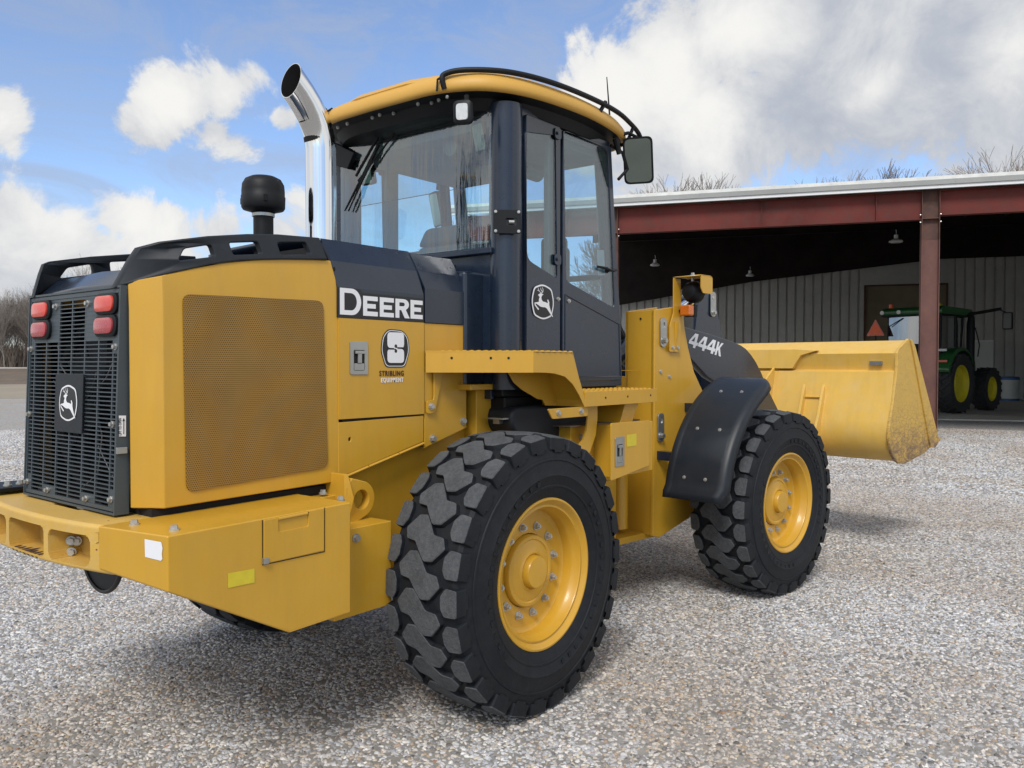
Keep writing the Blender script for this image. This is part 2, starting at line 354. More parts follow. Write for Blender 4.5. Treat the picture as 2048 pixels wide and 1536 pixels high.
# ---- counterweight casting at the very back
def prof(y):
    a = abs(y); x = -1.802+.075*(a/.6)**2.2
    if a > .535: x += .034*(1-math.sqrt(max(0, 1-((a-.535)/.034)**2)))
    return x
def in_rr(y, z, y0, y1, z0, z1, r):
    if not (y0 < y < y1 and z0 < z < z1): return False
    dy = max(y0+r-y, y-(y1-r), 0); dz = max(z0+r-z, z-(z1-r), 0); return dy*dy+dz*dz < r*r
pockets = [(-.452,-.192,.917,1.030,.034), (-.160,.160,.915,1.031,.022), (.192,.452,.917,1.030,.034)]
ny, nz = 284, 42; ys = [-.568+1.136*k/ny for k in range(ny+1)]; zs_ = [.900+.169*k/nz for k in range(nz+1)]
def fx(y, z):
    e = 0
    for d in (1.069-z, z-.900):
        if d < .014: e = max(e, .014-math.sqrt(max(0, .014**2-(.014-d)**2)))
    return prof(y)+e
hole = lambda i, k: any(in_rr((ys[i]+ys[i+1])/2, (zs_[k]+zs_[k+1])/2, *p) for p in pockets) if 0 <= i < ny and 0 <= k < nz else False
mb = MB(); vid = {}
def vx(i, k, back):
    key = (i, k, back)
    if key not in vid: vid[key] = len(mb.v); mb.v.append((fx(ys[i], zs_[k])+(.115 if back else 0), ys[i], zs_[k]))
    return vid[key]
for i in range(ny):
    for k in range(nz):
        h_ = hole(i, k); q = [(i,k),(i+1,k),(i+1,k+1),(i,k+1)]
        mb.f.append(tuple(vx(a, b, h_) for a, b in q)); mb.i.append(0)
        for di, dk, e0, e1 in ((1,0,(i+1,k),(i+1,k+1)),(0,1,(i,k+1),(i+1,k+1))):
            if i+di < ny and k+dk < nz and hole(i+di, k+dk) != h_:
                mb.f.append((vx(*e0, False), vx(*e1, False), vx(*e1, True), vx(*e0, True))); mb.i.append(0)
o = mb.build('counterweight', 'yellow_cast', loader, 50)
mb = MB(); n = 28; top = [(prof(-.568+1.136*k/n)+.014, -.568+1.136*k/n) for k in range(n+1)]
A = [(x, y, 1.0692) for x, y in top]+[(-1.50,.568,1.0692),(-1.50,.16,1.0692),(-1.655,.11,1.0692),(-1.655,-.12,1.0692),(-1.50,-.17,1.0692),(-1.50,-.568,1.0692)]
mb.prism(A, (0,0,-.03)); mb.box((-1.66,-.18,1.020),(-1.48,.18,1.040)); mb.box((-1.655,-.56,.905),(-1.52,.56,1.036))
mb.loft([(x, y, .9002) for x, y in top]+[(-1.53,.55,.872),(-1.53,-.55,.872)], [(x+.01, y, .908) for x, y in top]+[(-1.53,.55,.90),(-1.53,-.55,.90)])
mb.build('counterweight_body', 'yellow_cast', loader, bevel=.004)
mb = MB(); mb.cyl((-1.60,-.09,1.02),(-1.60,-.09,1.074),.035,24); mb.cyl((-1.60,-.09,1.07),(-1.60,-.09,1.082),.045,24); mb.build('hitch_pin', 'bolt', loader)
for q_ in [(-1.719, -0.203, 0.972), (-1.718, -0.203, 0.929), (-1.698, -0.203, 0.967)]:
    mb = MB(); mb.bolt(q_, (-.55,-.84,0), .013, .016); mb.build('bolt', 'bolt', loader)
# casting mark of the foundry, raised on the corner
mb = MB()
pts = [(-1.756, -0.455, 1.046), (-1.756, -0.503, 1.047), (-1.756, -0.503, 1.015), (-1.756, -0.484, 1.007), (-1.756, -0.462, 1.015)]
mb.tube(pts+[pts[0]], .0016, 6, caps=False); mb.build('casting_mark', 'yellow_cast', loader)
mb = MB(); rc = random.Random(4)
for k in range(7):
    y0 = .115-.036*k; w0 = rc.uniform(.008,.017); x0 = prof(y0)+.006; L0 = rc.uniform(.03,.07)
    mb.add([(x0, y0-w0, .9182), (x0, y0+w0, .9182), (x0+L0*.5, y0+w0*.4+.01, .9182), (x0+L0, y0+.012, .9182), (x0+L0*.45, y0-w0*.5, .9182)], [(0,1,2,3,4)])
    mb.add([(fx(y0-w0, .912)-.0012, y0-w0, .912), (fx(y0+w0*.9, .912)-.0012, y0+w0*.9, .9125), (fx(y0+w0*.3, .904)-.0012, y0+w0*.3, .9035), (fx(y0-w0*.6, .905)-.0012, y0-w0*.6, .9045)], [(0,1,2,3)])
M['bare'] = paint('scraped_bare_casting', (.07,.035,.035), .7, .3, 30.0); mb.build('paint_scrape', 'bare', loader)
# round rubber edged guard hanging below
mb = MB(); c = Vector((-1.44, 0.159, 0.844)); rad = .185
rim = [(c.x, c.y+rad*math.cos(a), c.z+rad*math.sin(a)) for a in [PI+PI*k/20 for k in range(21)]]
mb.tube(rim, .010, 8, 0); mb.add([(c.x, c.y+rad*math.cos(PI+PI*k/20), c.z+rad*math.sin(PI+PI*k/20)) for k in range(21)], [tuple(range(21))], 1)
mb.add([(c.x+.01, c.y+rad*math.cos(PI+PI*k/20), c.z+rad*math.sin(PI+PI*k/20)) for k in range(21)], [tuple(range(21))], 1)
for k in (4,8,12): mb.bolt((c.x-.004, c.y-.07+k*.009, c.z-.055), (-1,0,0), .009, .010, 2)
mb.build('drive_guard', ['rubberhose','charcoal','bolt'], loader)

# ---- side boxes beside the counterweight
def side_box(s):
    y0, y1 = s*.85, s*.50
    Ain = [(-1.694,1.069),(-1.694,.884),(-1.217,.628),(-.924,.636),(-.922,1.080)]
    dx = [-.062,-.062,0,0,0]; dz = [0,.035,0.01,0,0]
    Aout = [(x, y0, z) for x, z in Ain]; B = [(x+d, y1, z+e) for (x, z), d, e in zip(Ain, dx, dz)]
    mb = MB(); mb.loft(Aout, B); o = mb.build('side_tank', 'yellow', loader, bevel=.006)
    mb = MB(); mb.box((-.92, min(s*.74,s*.55), .575), (-.60, max(s*.74,s*.55), .945)); mb.build('side_panel', 'yellow', loader, bevel=.004)
    mb = MB(); mb.box((-.93, min(s*.56,s*.47), .62), (-.68, max(s*.56,s*.47), 1.06)); mb.build('inner_bracket', 'yellow', loader, bevel=.004)
    return o
tank = side_box(-1); side_box(1)
# door in the tank side, recessed grip, hinge, reflector, torn label
d = plate('tank_door', rnd([(-1.331, 1.067), (-1.061, 1.075), (-1.062, 0.911), (-1.332, 0.91)], .006), [rnd([(-1.269, 1.071), (-1.134, 1.074), (-1.135, 1.017), (-1.27, 1.016)], .008)], XZ(-.8525), .007, 'yellow', loader, .0015)
mb = MB(); g = [(-1.268, -0.851, 1.07), (-1.133, -0.851, 1.074), (-1.133, -0.851, 1.017), (-1.268, -0.851, 1.015)]
mb.add(g+[(x, y+.03, z) for x, y, z in g], [(0,1,5,4),(1,2,6,5),(2,3,7,6),(3,0,4,7)]); mb.add([(x, -.8508, z) for x, y, z in g], [(0,1,2,3)])
mb.build('door_grip', 'yellow', d)
mb = MB(); mb.cyl(*[(-1.269, -0.853, 1.064), (-1.139, -0.853, 1.067)], .007, 10); mb.build('grip_bar', 'yellow', d)
mb = MB(); p = [(-1.331, -0.86, 0.921)]; mb.box((p[0][0]-.006,-.864,p[0][2]-.012),(p[0][0]+.016,-.85,p[0][2]+.010)); mb.build('door_catch', 'steel', d, bevel=.001)
mb = MB(); e = [(-1.336, -0.851, 1.071), (-1.337, -0.851, 0.907), (-1.056, -0.851, 0.906), (-1.055, -0.851, 1.079)]
mb.tube([(-1.334, -0.851, 1.069), (-1.335, -0.851, 0.906), (-1.055, -0.851, 0.905)], .0016, 6); mb.tube([(-1.055, -0.851, 0.905), (-1.054, -0.851, 1.077)], .0012, 6); mb.build('door_seam', 'void', tank)
mb = MB(); mb.prism([(-1.475, -0.852, 0.903), (-1.369, -0.852, 0.9), (-1.369, -0.852, 0.85), (-1.475, -0.852, 0.852)], (0,.001,0)); mb.build('side_reflector', 'reflector', loader)
p = [(-1.632, 0.578, 1.085)][0]; mb = MB(); mb.box((p[0]-.10,p[1]-.09,1.082),(p[0]+.22,p[1]+.14,1.10)); mb.build('battery_cover', 'black', loader, bevel=.006)
for q_ in [(-1.661, 0.548), (-1.602, 0.571)]:
    mb = MB(); mb.bolt((q_[0], q_[1], 1.103), (0,0,1), .013, .012); mb.build('bolt', 'bolt', loader)
# label on the angled rear face
lab = []
fx = lambda y: -1.694+(-.062)*((-.85-y)/(-.35))
mb = MB(); lp = [(-.822,1.05),(-.742,1.052),(-.744,.992),(-.820,.988),(-.828,.995),(-.825,1.01),(-.829,1.03),(-.826,1.042)]
mb.add([(fx(y)-.002, y, z-.003) for y, z in lp], [tuple(range(8))]); mb.build('torn_label', 'white', loader)
for p in [(-1.668, -0.581, 1.074), (-1.631, -0.78, 1.074), (-0.817, -0.543, 1.074), (-0.882, -0.738, 1.074)]:
    mb = MB(); mb.bolt((p[0], p[1], 1.073), (0,0,1), .013, .012); mb.build('bolt', 'bolt', loader)
p = [(-0.804, -0.742, 0.902)][0]; mb = MB(); mb.bolt(p, (0,-1,0), .014, .014); mb.build('bolt', 'bolt', loader)
# lifting eye behind the tank
ex, ez = -.672, 1.035
plate('lifting_eye', [(ex-.085, ez-.09),(ex-.02, ez-.095)]+[(ex+.082*math.cos(a), ez+.082*math.sin(a)) for a in [-PI/2+.3+ (PI-.6)*k/12 for k in range(13)]]+[(ex-.05, ez+.10),(ex-.085, ez+.06)], [[(ex+.004+.042*math.cos(a), ez+.042*math.sin(a)) for a in [2*PI*k/24 for k in range(24)]]], XZ(-.60), .045, 'yellow', loader, .004)
mb = MB(); mb.prism([(ex-.09,-.62,ez-.1),(ex-.07,-.62,ez-.1),(ex-.07,-.66,ez+.02),(ex-.07,-.62,ez+.12),(ex-.09,-.62,ez+.12)], (0,.16,0)); mb.build('eye_web', 'yellow', loader, bevel=.003)

# ---- rear grille
GX = lambda z: -1.647+(z-1.087)*.039
def gp(y, z, out=0.0): return (GX(z)-out, y, z)
mb = MB(); W, zb, zt = .388, 1.098, 1.900
def gbox(y0, y1, z0, z1, t=.010, off=.0, mat=0):
    mb.add([gp(y0,z0,off),gp(y1,z0,off),gp(y1,z1,off),gp(y0,z1,off),gp(y0,z0,off-t),gp(y1,z0,off-t),gp(y1,z1,off-t),gp(y0,z1,off-t)], [(0,1,2,3),(7,6,5,4),(0,4,5,1),(1,5,6,2),(2,6,7,3),(3,7,4,0)], mat)
pit = .0163; n = int((zt-zb)/pit)
vb = [-.345,-.23,-.115,0,.115,.23,.345]
def solid(y, z):
    """unslotted parts of the grille sheet"""
    if z > 1.715 and abs(y) > .155: return True
    if z > 1.86 and abs(y) > .112: return True
    if z > 1.885: return True
    if abs(y) < .117 and 1.365 < z < 1.580: return True
    if abs(y) > .345 and (z > 1.68 or z < 1.16): return True
    if z < 1.135 and (.115 < abs(y) < .23): return True
    return False
cols = [(-.383,-.349)]+[(vb[i]+.004, vb[i+1]-.004) for i in range(6)]+[(.349,.383)]
for k in range(n+1):
    z = zb+.004+k*pit
    z1 = z+pit
    gbox(-W, W, z-.0022, z+.0022, .008)
    for a, b in cols:
        if a > .12 and b < .24 and z > 1.715: a2, b2 = (.155, b)
        c = (a+b)/2
        if solid(c, z+pit/2): gbox(a-.005, b+.005, z, z1, .006, -.001)
        elif z > 1.715 and .115 < abs(c) < .23: gbox(*( (.152, .235) if c > 0 else (-.235, -.152)), z, z1, .006, -.001)
for y in vb: gbox(y-.0042, y+.0042, zb, zt, .0075, -.0005)
for s in (-1, 1): gbox(s*W-.006, s*W+.006, zb-.006, zt+.006, .012, .002); 
gbox(-W, W, zb-.008, zb+.006, .012, .002); gbox(-W, W, zt-.006, zt+.008, .012, .002)
for s in (-1, 1): mb.prism([gp(s*.394,zb-.012,.006), gp(s*.394,zt+.012,.006), gp(s*.402,zt+.012,.006), gp(s*.402,zb-.012,.006)], (.055,0,0))
mb.prism([gp(-.402,zb-.012,.006), gp(.402,zb-.012,.006), gp(.402,zb-.02,.006), gp(-.402,zb-.02,.006)], (.055,0,0))
mb.prism([gp(-.402,zt+.012,.006), gp(.402,zt+.012,.006), gp(.402,zt+.02,.006), gp(-.402,zt+.02,.006)], (.055,0,0))
grille = mb.build('grille', 'grille', loader, 30)
for y, z in [(-.14,1.865),(.14,1.865),(-.372,1.695),(.372,1.695),(.372,1.42),(-.366,1.41),(.372,1.135),(-.372,1.135),(-.172,1.118),(.172,1.118)]:
    mb = MB(); mb.bolt(gp(y, z, .003), (-1,0,0), .009, .010); mb.build('bolt', 'bolt', grille)
for y, z, mt in [(.270,1.856,'redlens'),(.270,1.774,'redlens2'),(-.296,1.856,'redlens'),(-.296,1.774,'redlens2')]:
    w, h = .087, .040
    def ov(sw, sh, out): 
        return [gp(y+a, z+b, out) for a, b in rnd(rect(-sw, -sh, sw, sh), sh*.95, 5)]
    mb = MB(); mb.loft(ov(w, h, 0), ov(w, h, .010)); mb.loft(ov(w, h, .010), ov(w-.006, h-.006, .014)); t = mb.build('tail_light', 'black', loader, 40)
    mb = MB(); mb.loft(ov(w-.015, h-.010, .008), ov(w-.016, h-.011, .020)); mb.loft(ov(w-.016, h-.011, .020), ov(w-.024, h-.018, .023)); mb.build('lens', mt, t, 40)
# things seen through the grille: fan shroud, fan, cooler core, loose cables
mb = MB()
mb.box((-1.45,-.36,1.12),(-1.43,.36,1.88), 0)
for k in range(9):
    a = 2*PI*k/9; c, s_ = math.cos(a), math.sin(a)
    mb.loft([(-1.53,-.02*s_+.06*c,1.45+.06*s_),(-1.50,.05*-s_+.06*c,1.45+.06*s_+.05*c),(-1.50,-.09*s_+.29*c,1.45+.29*s_+.09*c),(-1.545,.29*c,1.45+.29*s_)], [(-1.527,-.02*s_+.06*c,1.45+.06*s_),(-1.497,.05*-s_+.06*c,1.45+.06*s_+.05*c),(-1.497,-.09*s_+.29*c,1.45+.29*s_+.09*c),(-1.541,.29*c,1.45+.29*s_)], 1)
mb.tube([(-1.53,.33*math.cos(a),1.45+.33*math.sin(a)) for a in [2*PI*k/32 for k in range(33)]], .02, 8, 0)
mb.cyl((-1.55,0,1.45),(-1.48,0,1.45),.07,20,1)
mb.build('cooling_fan', ['void','charcoal'], loader)
mb = MB()
for pts in [[(-1.58,.24,1.75),(-1.585,.18,1.62),(-1.58,.05,1.52),(-1.58,-.05,1.50),(-1.58,-.12,1.6)], [(-1.575,-.28,1.68),(-1.58,-.2,1.58),(-1.58,-.06,1.50),(-1.58,.1,1.42),(-1.575,.3,1.38)], [(-1.58,-.1,1.34),(-1.58,-.22,1.22),(-1.57,-.3,1.14)], [(-1.58,-.08,1.52),(-1.58,-.16,1.35),(-1.58,-.12,1.2),(-1.58,0,1.14)], [(-1.575,.28,1.56),(-1.58,.16,1.48),(-1.58,.04,1.45)]]:
    mb.tube(pts, .0028, 6)
mb.build('cable', 'steel', loader)

# ---- emblem (a leaping deer in a barrel-shaped frame)
DEER = [(1246,322),(1256,313),(1263,308),(1270,312),(1283,314),(1273,322),(1268,335),(1270,350),(1277,361),(1295,364),(1309,370),(1309,358),(1305,348),(1312,345),(1319,362),(1319,380),(1324,400),(1331,425),(1344,457),(1338,456),(1320,430),(1303,405),(1292,398),(1275,399),(1262,396),(1247,386),(1232,378),(1231,386),(1254,414),(1248,420),(1226,391),(1225,374),(1240,370),(1252,366),(1252,350),(1257,335),(1253,329)]
def stroke(P_, w_=2.6):
    out = []
    for sg_ in (1, -1):
        seq = range(len(P_)) if sg_ > 0 else range(len(P_)-1, -1, -1)
        for i in seq:
            a, b = Vector(P_[max(i-1, 0)]), Vector(P_[min(i+1, len(P_)-1)]); t = (b-a).normalized(); f = w_*(1-.6*i/(len(P_)-1))
            out.append((P_[i][0]-t.y*f*sg_, P_[i][1]+t.x*f*sg_))
    return out
ANT = [stroke([(1266,310),(1257,298),(1240,291)]), stroke([(1255,297),(1249,287),(1248,276)]), stroke([(1268,310),(1278,296),(1279,283),(1273,268)]), stroke([(1276,299),(1266,288),(1263,272)])]
def emblem(name, ctr, u, v, w, h, parent, back=None, t=.0015):
    c, u, v = Vector(ctr), Vector(u), Vector(v); nrm = u.cross(v)
    def q(x, y, d=0): return c+u*(x-.5)*w+v*(y-.5)*h+nrm*d
    barrel = lambda k: [(.5+(a-.5)*k, .5+(b-.5)*k) for a, b in rnd([(.12,.90),(.5,1.03),(.88,.90),(1.0,.5),(.88,.10),(.5,-.03),(.12,.10),(.0,.5)], [.1,.25,.1,.25,.1,.25,.1,.25], 6)]
    mb = MB()
    if back: mb.prism([q(-.22,-.3,-.004), q(1.22,-.3,-.004), q(1.22,1.3,-.004), q(-.22,1.3,-.004)], nrm*.004, 1)
    B1, B2 = barrel(1.0), barrel(.93)
    mb.add([q(a, b, t) for a, b in B1], [tuple(range(len(B1)))], 0)
    mb.add([q(a, b, t*1.6) for a, b in barrel(.905)], [tuple(range(len(B1)))], 2)
    for poly in [DEER]+ANT:
        mb.add([q((x-1205)/150, 1-(y-250)/228, t*2.4) for x, y in poly], [tuple(range(len(poly)))], 0)
    me_o = mb.build(name, ['white', back or 'decalblack', 'decalblack'], parent)
    bm = bmesh.new(); bm.from_mesh(me_o.data); bmesh.ops.triangulate(bm, faces=[f for f in bm.faces if len(f.verts) > 4], ngon_method='EAR_CLIP')
    for f in bm.faces:
        if f.normal.dot(nrm) < 0 and not back: f.normal_flip()
    bm.to_mesh(me_o.data); bm.free(); return me_o
emblem('emblem', gp(-.012,1.478,.010), (0,-1,0), (.039,0,1), .168, .142, loader, 'charcoal')

# ---- yellow cowl round the cooling package
def cowl(s):
    cs = [(-1.600,.415,1.935),(-1.53,.53,1.956),(-1.40,.53,1.995),(-1.275,.53,2.027),(-1.1,.53,2.058),(-.95,.53,2.076),(-.83,.53,2.084)]
    rows = [[(x, s*y, 1.100+.014*(x+1.6)) for x, y, z in cs], [(x, s*y, z-.10) for x, y, z in cs], [(x+.004, s*(y-.014), z) for x, y, z in cs]]
    mb = MB(); rows2 = [[(x, y*.955, z) for x, y, z in r] for r in rows]
    e0, e1, e2 = (-.716, s*.53, 1.112), (-.716, s*.53, 1.965), (-.748, s*.516, 2.088)
    rows[0].append(e0); rows[1].append(e1); rows[2].append(e2)
    mb.grid(rows); o = mb.build('cowl', 'yellow', loader, 12)
    sd = o.modifiers.new('Solid', 'SOLIDIFY'); sd.thickness = .012; sd.offset = -1 if s > 0 else -1
    b = o.modifiers.new('Bevel', 'BEVEL'); b.width = .006; b.segments = 2; b.limit_method = 'ANGLE'; b.angle_limit = R(12); b.harden_normals = True
    return o
cw = cowl(-1); cowl(1)
pf = rnd([(-1.454, 1.892), (-0.805, 1.906), (-0.782, 1.18), (-1.445, 1.151)], .035, 4)
for s, y in ((-1, -.5335), (1, .5335)):
    o = plate('vent_screen', pf, [], XZ(y), .004, 'perf', loader)
mb = MB(); mb.box((-1.5,-.49,1.1),(-.72,-.47,1.88)); mb.box((-1.5,.47,1.1),(-.72,.49,1.88)); mb.box((-.80,-.49,1.1),(-.78,.49,1.95)); mb.build('engine_bay', 'void', loader)
# lift label and striker on the black flange between grille and cowl
mb = MB(); p = [(-1.631, 1.443), (-1.605, 1.442), (-1.606, 1.365), (-1.631, 1.366)]
plate('lift_label', [(-1.633, 1.443), (-1.607, 1.442), (-1.608, 1.365), (-1.633, 1.367)], [], XZ(-.4045), .001, 'white', loader)
text_mesh('lift_writing', 'LIFT TO OPEN', .0125, [(-1.625, -0.405, 1.37)][0], (0,0,1), (-1,0,0), 'decalblack', loader, xs=.8, bold=.0002)
mb = MB(); a, b_ = [(-1.617, -0.406, 1.375), (-1.616, -0.406, 1.422)]; mb.tube([a, b_], .0012, 4); mb.add([(b_[0]-.005,-.406,b_[2]),(b_[0]+.005,-.406,b_[2]),(b_[0],-.406,b_[2]+.012)],[(0,1,2)]); mb.build('lift_arrow', 'decalblack', loader)
mb = MB(); p = [(-1.626, -0.41, 1.315)][0]; mb.box((p[0]-.02,-.413,p[2]-.012),(p[0]+.02,-.404,p[2]+.012)); mb.build('striker', 'steel', loader, bevel=.002)

# ---- plastic rails over the cowl, rear lid
def rail(s):
    out = [(-1.628, 1.911), (-1.585, 2.02), (-1.564, 2.062), (-1.511, 2.084), (-1.329, 2.125), (-1.153, 2.155), (-1.011, 2.171), (-0.805, 2.181), (-0.773, 2.087), (-1.011, 2.065), (-1.199, 2.042), (-1.33, 2.014), (-1.508, 1.96)]
    hs = [rnd([(-1.459, 2.016), (-1.43, 2.064), (-1.319, 2.092), (-1.309, 2.047)], .012), rnd([(-1.23, 2.061), (-1.241, 2.109), (-1.112, 2.128), (-1.098, 2.079)], .012), rnd([(-1.011, 2.084), (-1.021, 2.134), (-0.879, 2.153), (-0.859, 2.102)], .012)]
    o = plate('hood_rail', out, hs, XZ(0), .034, 'charcoal', loader, .006)
    zt = lambda x: 1.956+(x+1.53)*.20
    for v in o.data.vertices:
        v.co.y = s*(.512+(v.co.y)*-1 if False else .512)+v.co.y
        v.co.y -= s*max(0, (v.co.z-zt(v.co.x)))*.22
        if v.co.x < -1.50: v.co.y -= s*(-1.50-v.co.x)*1.25
    return o
rail(-1); rail(1)
mb = MB()
pr_ = [(-1.598,1.918,.405),(-1.585,1.93,.40),(-1.50,1.995,.43),(-1.30,2.028,.47),(-1.05,2.055,.475),(-.75,2.085,.475)]
mb.grid([[(x, w, z-.012), (x, w-.02, z), (x, 0, z+.012), (x, -w+.02, z), (x, -w, z-.012)] for x, z, w in pr_])
o = mb.build('rear_lid', 'slate', loader, 25); sd = o.modifiers.new('Solid', 'SOLIDIFY'); sd.thickness = .02; sd.offset = -1

# ---- engine hood: three charcoal facets over a vertical side
def hood_section(x0, x1, s, top0, top1, name, lean=.055):
    """x0,x1 at the foot; upper facets lean back"""
    f = [(.53, 1.838, 0), (.53, 1.972, 0), (.495, 2.088, -.010), (.450, 2.186, -.030)]
    rows = [[(x0+lean*k, s*y, z) for y, z, k in [(a, b, c*-1 if False else c) for a, b, c in f]], [(x1+lean*k, s*y, z) for y, z, k in f]]
    return rows
def hood_panel(name, mat, x0, x1, s, facets, leans):
    mb = MB(); mb.grid([[(x0+l, s*y, z) for (y, z), l in zip(facets, leans)], [(x1+l, s*y, z) for (y, z), l in zip(facets, leans)]])
    o = mb.build(name, mat, loader, 3)
    for p in o.data.polygons: p.use_smooth = False
    sd = o.modifiers.new('Solid', 'SOLIDIFY'); sd.thickness = .012; sd.offset = 0
    return o
F = [(.53,1.8385),(.53,1.972),(.495,2.088),(.445,2.188)]
for s in (-1, 1):
    hood_panel('hood_side', 'slate', -.728, -.192, s, F, [0,0,-.006,-.02])
    hood_panel('hood_side', 'slate', -.182, .115, s, [(.53,1.8385),(.53,2.005),(.50,2.09),(.455,2.178)], [0,0,-.018,-.03])
    hood_panel('engine_door', 'yellow', -.722, -.189, s, [(.53,1.388),(.53,1.837)], [0,0])
mb = MB()
mb.grid([[(x, y, z+d) for y, z in ((-.45,2.187),(-.30,2.205),(0,2.212),(.30,2.205),(.45,2.187))] for x, d in ((-.752,.003),(-.20,.0),(.10,-.012))])
o = mb.build('hood_top', 'slate', loader, 20); sd = o.modifiers.new('Solid', 'SOLIDIFY'); sd.thickness = .02; sd.offset = -1
mb = MB(); mb.box((-.74,-.43,1.42),(.16,.43,2.16)); mb.box((-.742,-.515,1.12),(-.722,.515,2.06)); mb.box((-.70,-.505,1.30),(.12,.505,1.9)); mb.build('engine_block', 'void', loader)
for s in (-1, 1):
    # lower access panel, hinge strip, front quarter panel
    o = plate('lower_panel', [(-.722,1.374),(-.189,1.380),(-.189,1.252),(-.722,1.128)], [[(-.657+.008*math.cos(a), 1.295+.010*math.sin(a)) for a in [2*PI*k/10 for k in range(10)]]], XZ(s*.526), .012, 'yellow', loader, .0025)
    mb = MB(); mb.tube([(-.72,s*.532,1.121),(-.55,s*.532,1.161)], .0065, 8); mb.tube([(-.545,s*.532,1.162),(-.36,s*.532,1.204)], .0065, 8); mb.tube([(-.355,s*.532,1.205),(-.19,s*.532,1.243)], .0065, 8); mb.build('panel_hinge', 'yellow', o)
    plate('quarter_panel', [(-.181,1.836),(.118,1.836),(.128,1.700),(.130,1.300),(-.181,1.218)], [], XZ(s*.524), .014, 'yellow', loader, .003)
    for x, z in ((-.125,1.262),(.10,1.338)):
        mb = MB(); mb.bolt((x, s*.533, z), (0,s,0), .015, .014); mb.build('bolt', 'bolt', loader)
mb = MB(); mb.box((-.700,-.530,1.378),(-.21,-.518,1.386)); mb.build('panel_gap', 'void', loader)

# ---- latches
def latch(ctr, w, h, y, name='latch'):
    x, z = ctr
    o = plate(name, rnd(rect(x-w/2, z-h/2, x+w/2, z+h/2), .008), [rnd(rect(x-w*.30, z-h*.38, x+w*.30, z+h*.24), .006)], XZ(y), .004, 'steel', loader, .0012)
    mb = MB(); mb.box((x-w*.30,y+.002,z-h*.38),(x+w*.30,y+.004,z+h*.24), 0); mb.box((x-w*.26,y-.010,z+h*.13),(x+w*.26,y+.001,z+h*.22), 1); mb.box((x-w*.10,y-.006,z-h*.15),(x+w*.12,y+.001,z+h*.14), 1); mb.box((x-w*.28,y-.002,z-h*.37),(x+w*.28,y+.001,z-h*.16), 1)
    mb.build('latch_lever', ['void','steel'], o, bevel=.001); return o
latch((-.607,1.660), .105, .150, -.5385)

# ---- maker's writing on the hood: white letters on a black outline
def letters(items, name, frame, mats, parent, grow=.012):
    """items: list of polygons (outer, holes); drawn white over a black grown copy"""
    o, u, v = [Vector(q) for q in frame]; w = u.cross(v)
    for k, (outer, holes) in enumerate(items):
        plate(name, outer, holes, (o+w*.0016, u, v), .0012, mats[0], parent)
    return
def E_(x, y, w, h, t): return [(x,y),(x+w,y),(x+w,y+t),(x+t*1.15,y+t),(x+t*1.15,y+h/2-t/2),(x+w*.86,y+h/2-t/2),(x+w*.86,y+h/2+t/2),(x+t*1.15,y+h/2+t/2),(x+t*1.15,y+h-t),(x+w,y+h-t),(x+w,y+h),(x,y+h)]
def D_(x, y, w, h, t):
    o = [(x,y),(x+w*.55,y)]+[(x+w*.55+w*.45*math.sin(a), y+h/2-h/2*math.cos(a)) for a in [PI*k/14 for k in range(1,14)]]+[(x+w*.55,y+h),(x,y+h)]
    i = [(x+t*1.2,y+t),(x+w*.52,y+t)]+[(x+w*.52+(w*.48-t*1.2)*math.sin(a), y+h/2-(h/2-t)*math.cos(a)) for a in [PI*k/12 for k in range(1,12)]]+[(x+w*.52,y+h-t),(x+t*1.2,y+h-t)]
    return o, [i]
def R_(x, y, w, h, t):
    b = .46
    o = [(x,y),(x+t*1.2,y),(x+t*1.2,y+h*(1-b)-t*.55),(x+w*.42,y+h*(1-b)-t*.55),(x+w*.68,y),(x+w*1.05,y),(x+w*.76,y+h*.44)]+[(x+w*.62+w*.38*math.sin(a), y+h*.72-h*.28*math.cos(a)) for a in [PI*k/10 for k in range(2,10)]]+[(x+w*.6,y+h),(x,y+h)]
    i = [(x+t*1.2,y+h*.62),(x+w*.55,y+h*.62)]+[(x+w*.55+w*.14*math.sin(a), y+h*.72-h*.10*math.cos(a)) for a in [PI*k/6 for k in range(1,6)]]+[(x+w*.55,y+h*.82),(x+t*1.2,y+h*.82)]
    return o, [i]
H0 = 1.853
k = .0205
dec = [D_(-.716,H0-.001,.122,.118,k), (E_(-.582,H0,.088,.090,k),[]), (E_(-.481,H0,.088,.090,k),[]), R_(-.382,H0,.088,.090,k), (E_(-.283,H0,.082,.090,k),[])]
xz = ((0,-.5372,0),(1,0,0),(0,0,1))
plate('logo_backing', [(-.724,1.8395),(-.350,1.8395),(-.331,1.8395+.014),(-.318,1.8395),(-.194,1.8395),(-.194,1.955),(-.590,1.957),(-.602,1.975),(-.64,1.985),(-.724,1.985)] if False else [(-.727,1.8395),(-.340,1.8395),(-.330,1.852),(-.320,1.8395),(-.1925,1.8395),(-.1925,1.9555),(-.588,1.9555),(-.600,1.972),(-.724,1.972)], [], xz, .0008, 'decalblack', loader)
for o_, h_ in dec: plate('logo_letter', o_, h_, ((0,-.5384,0),(1,0,0),(0,0,1)), .0010, 'white', loader)
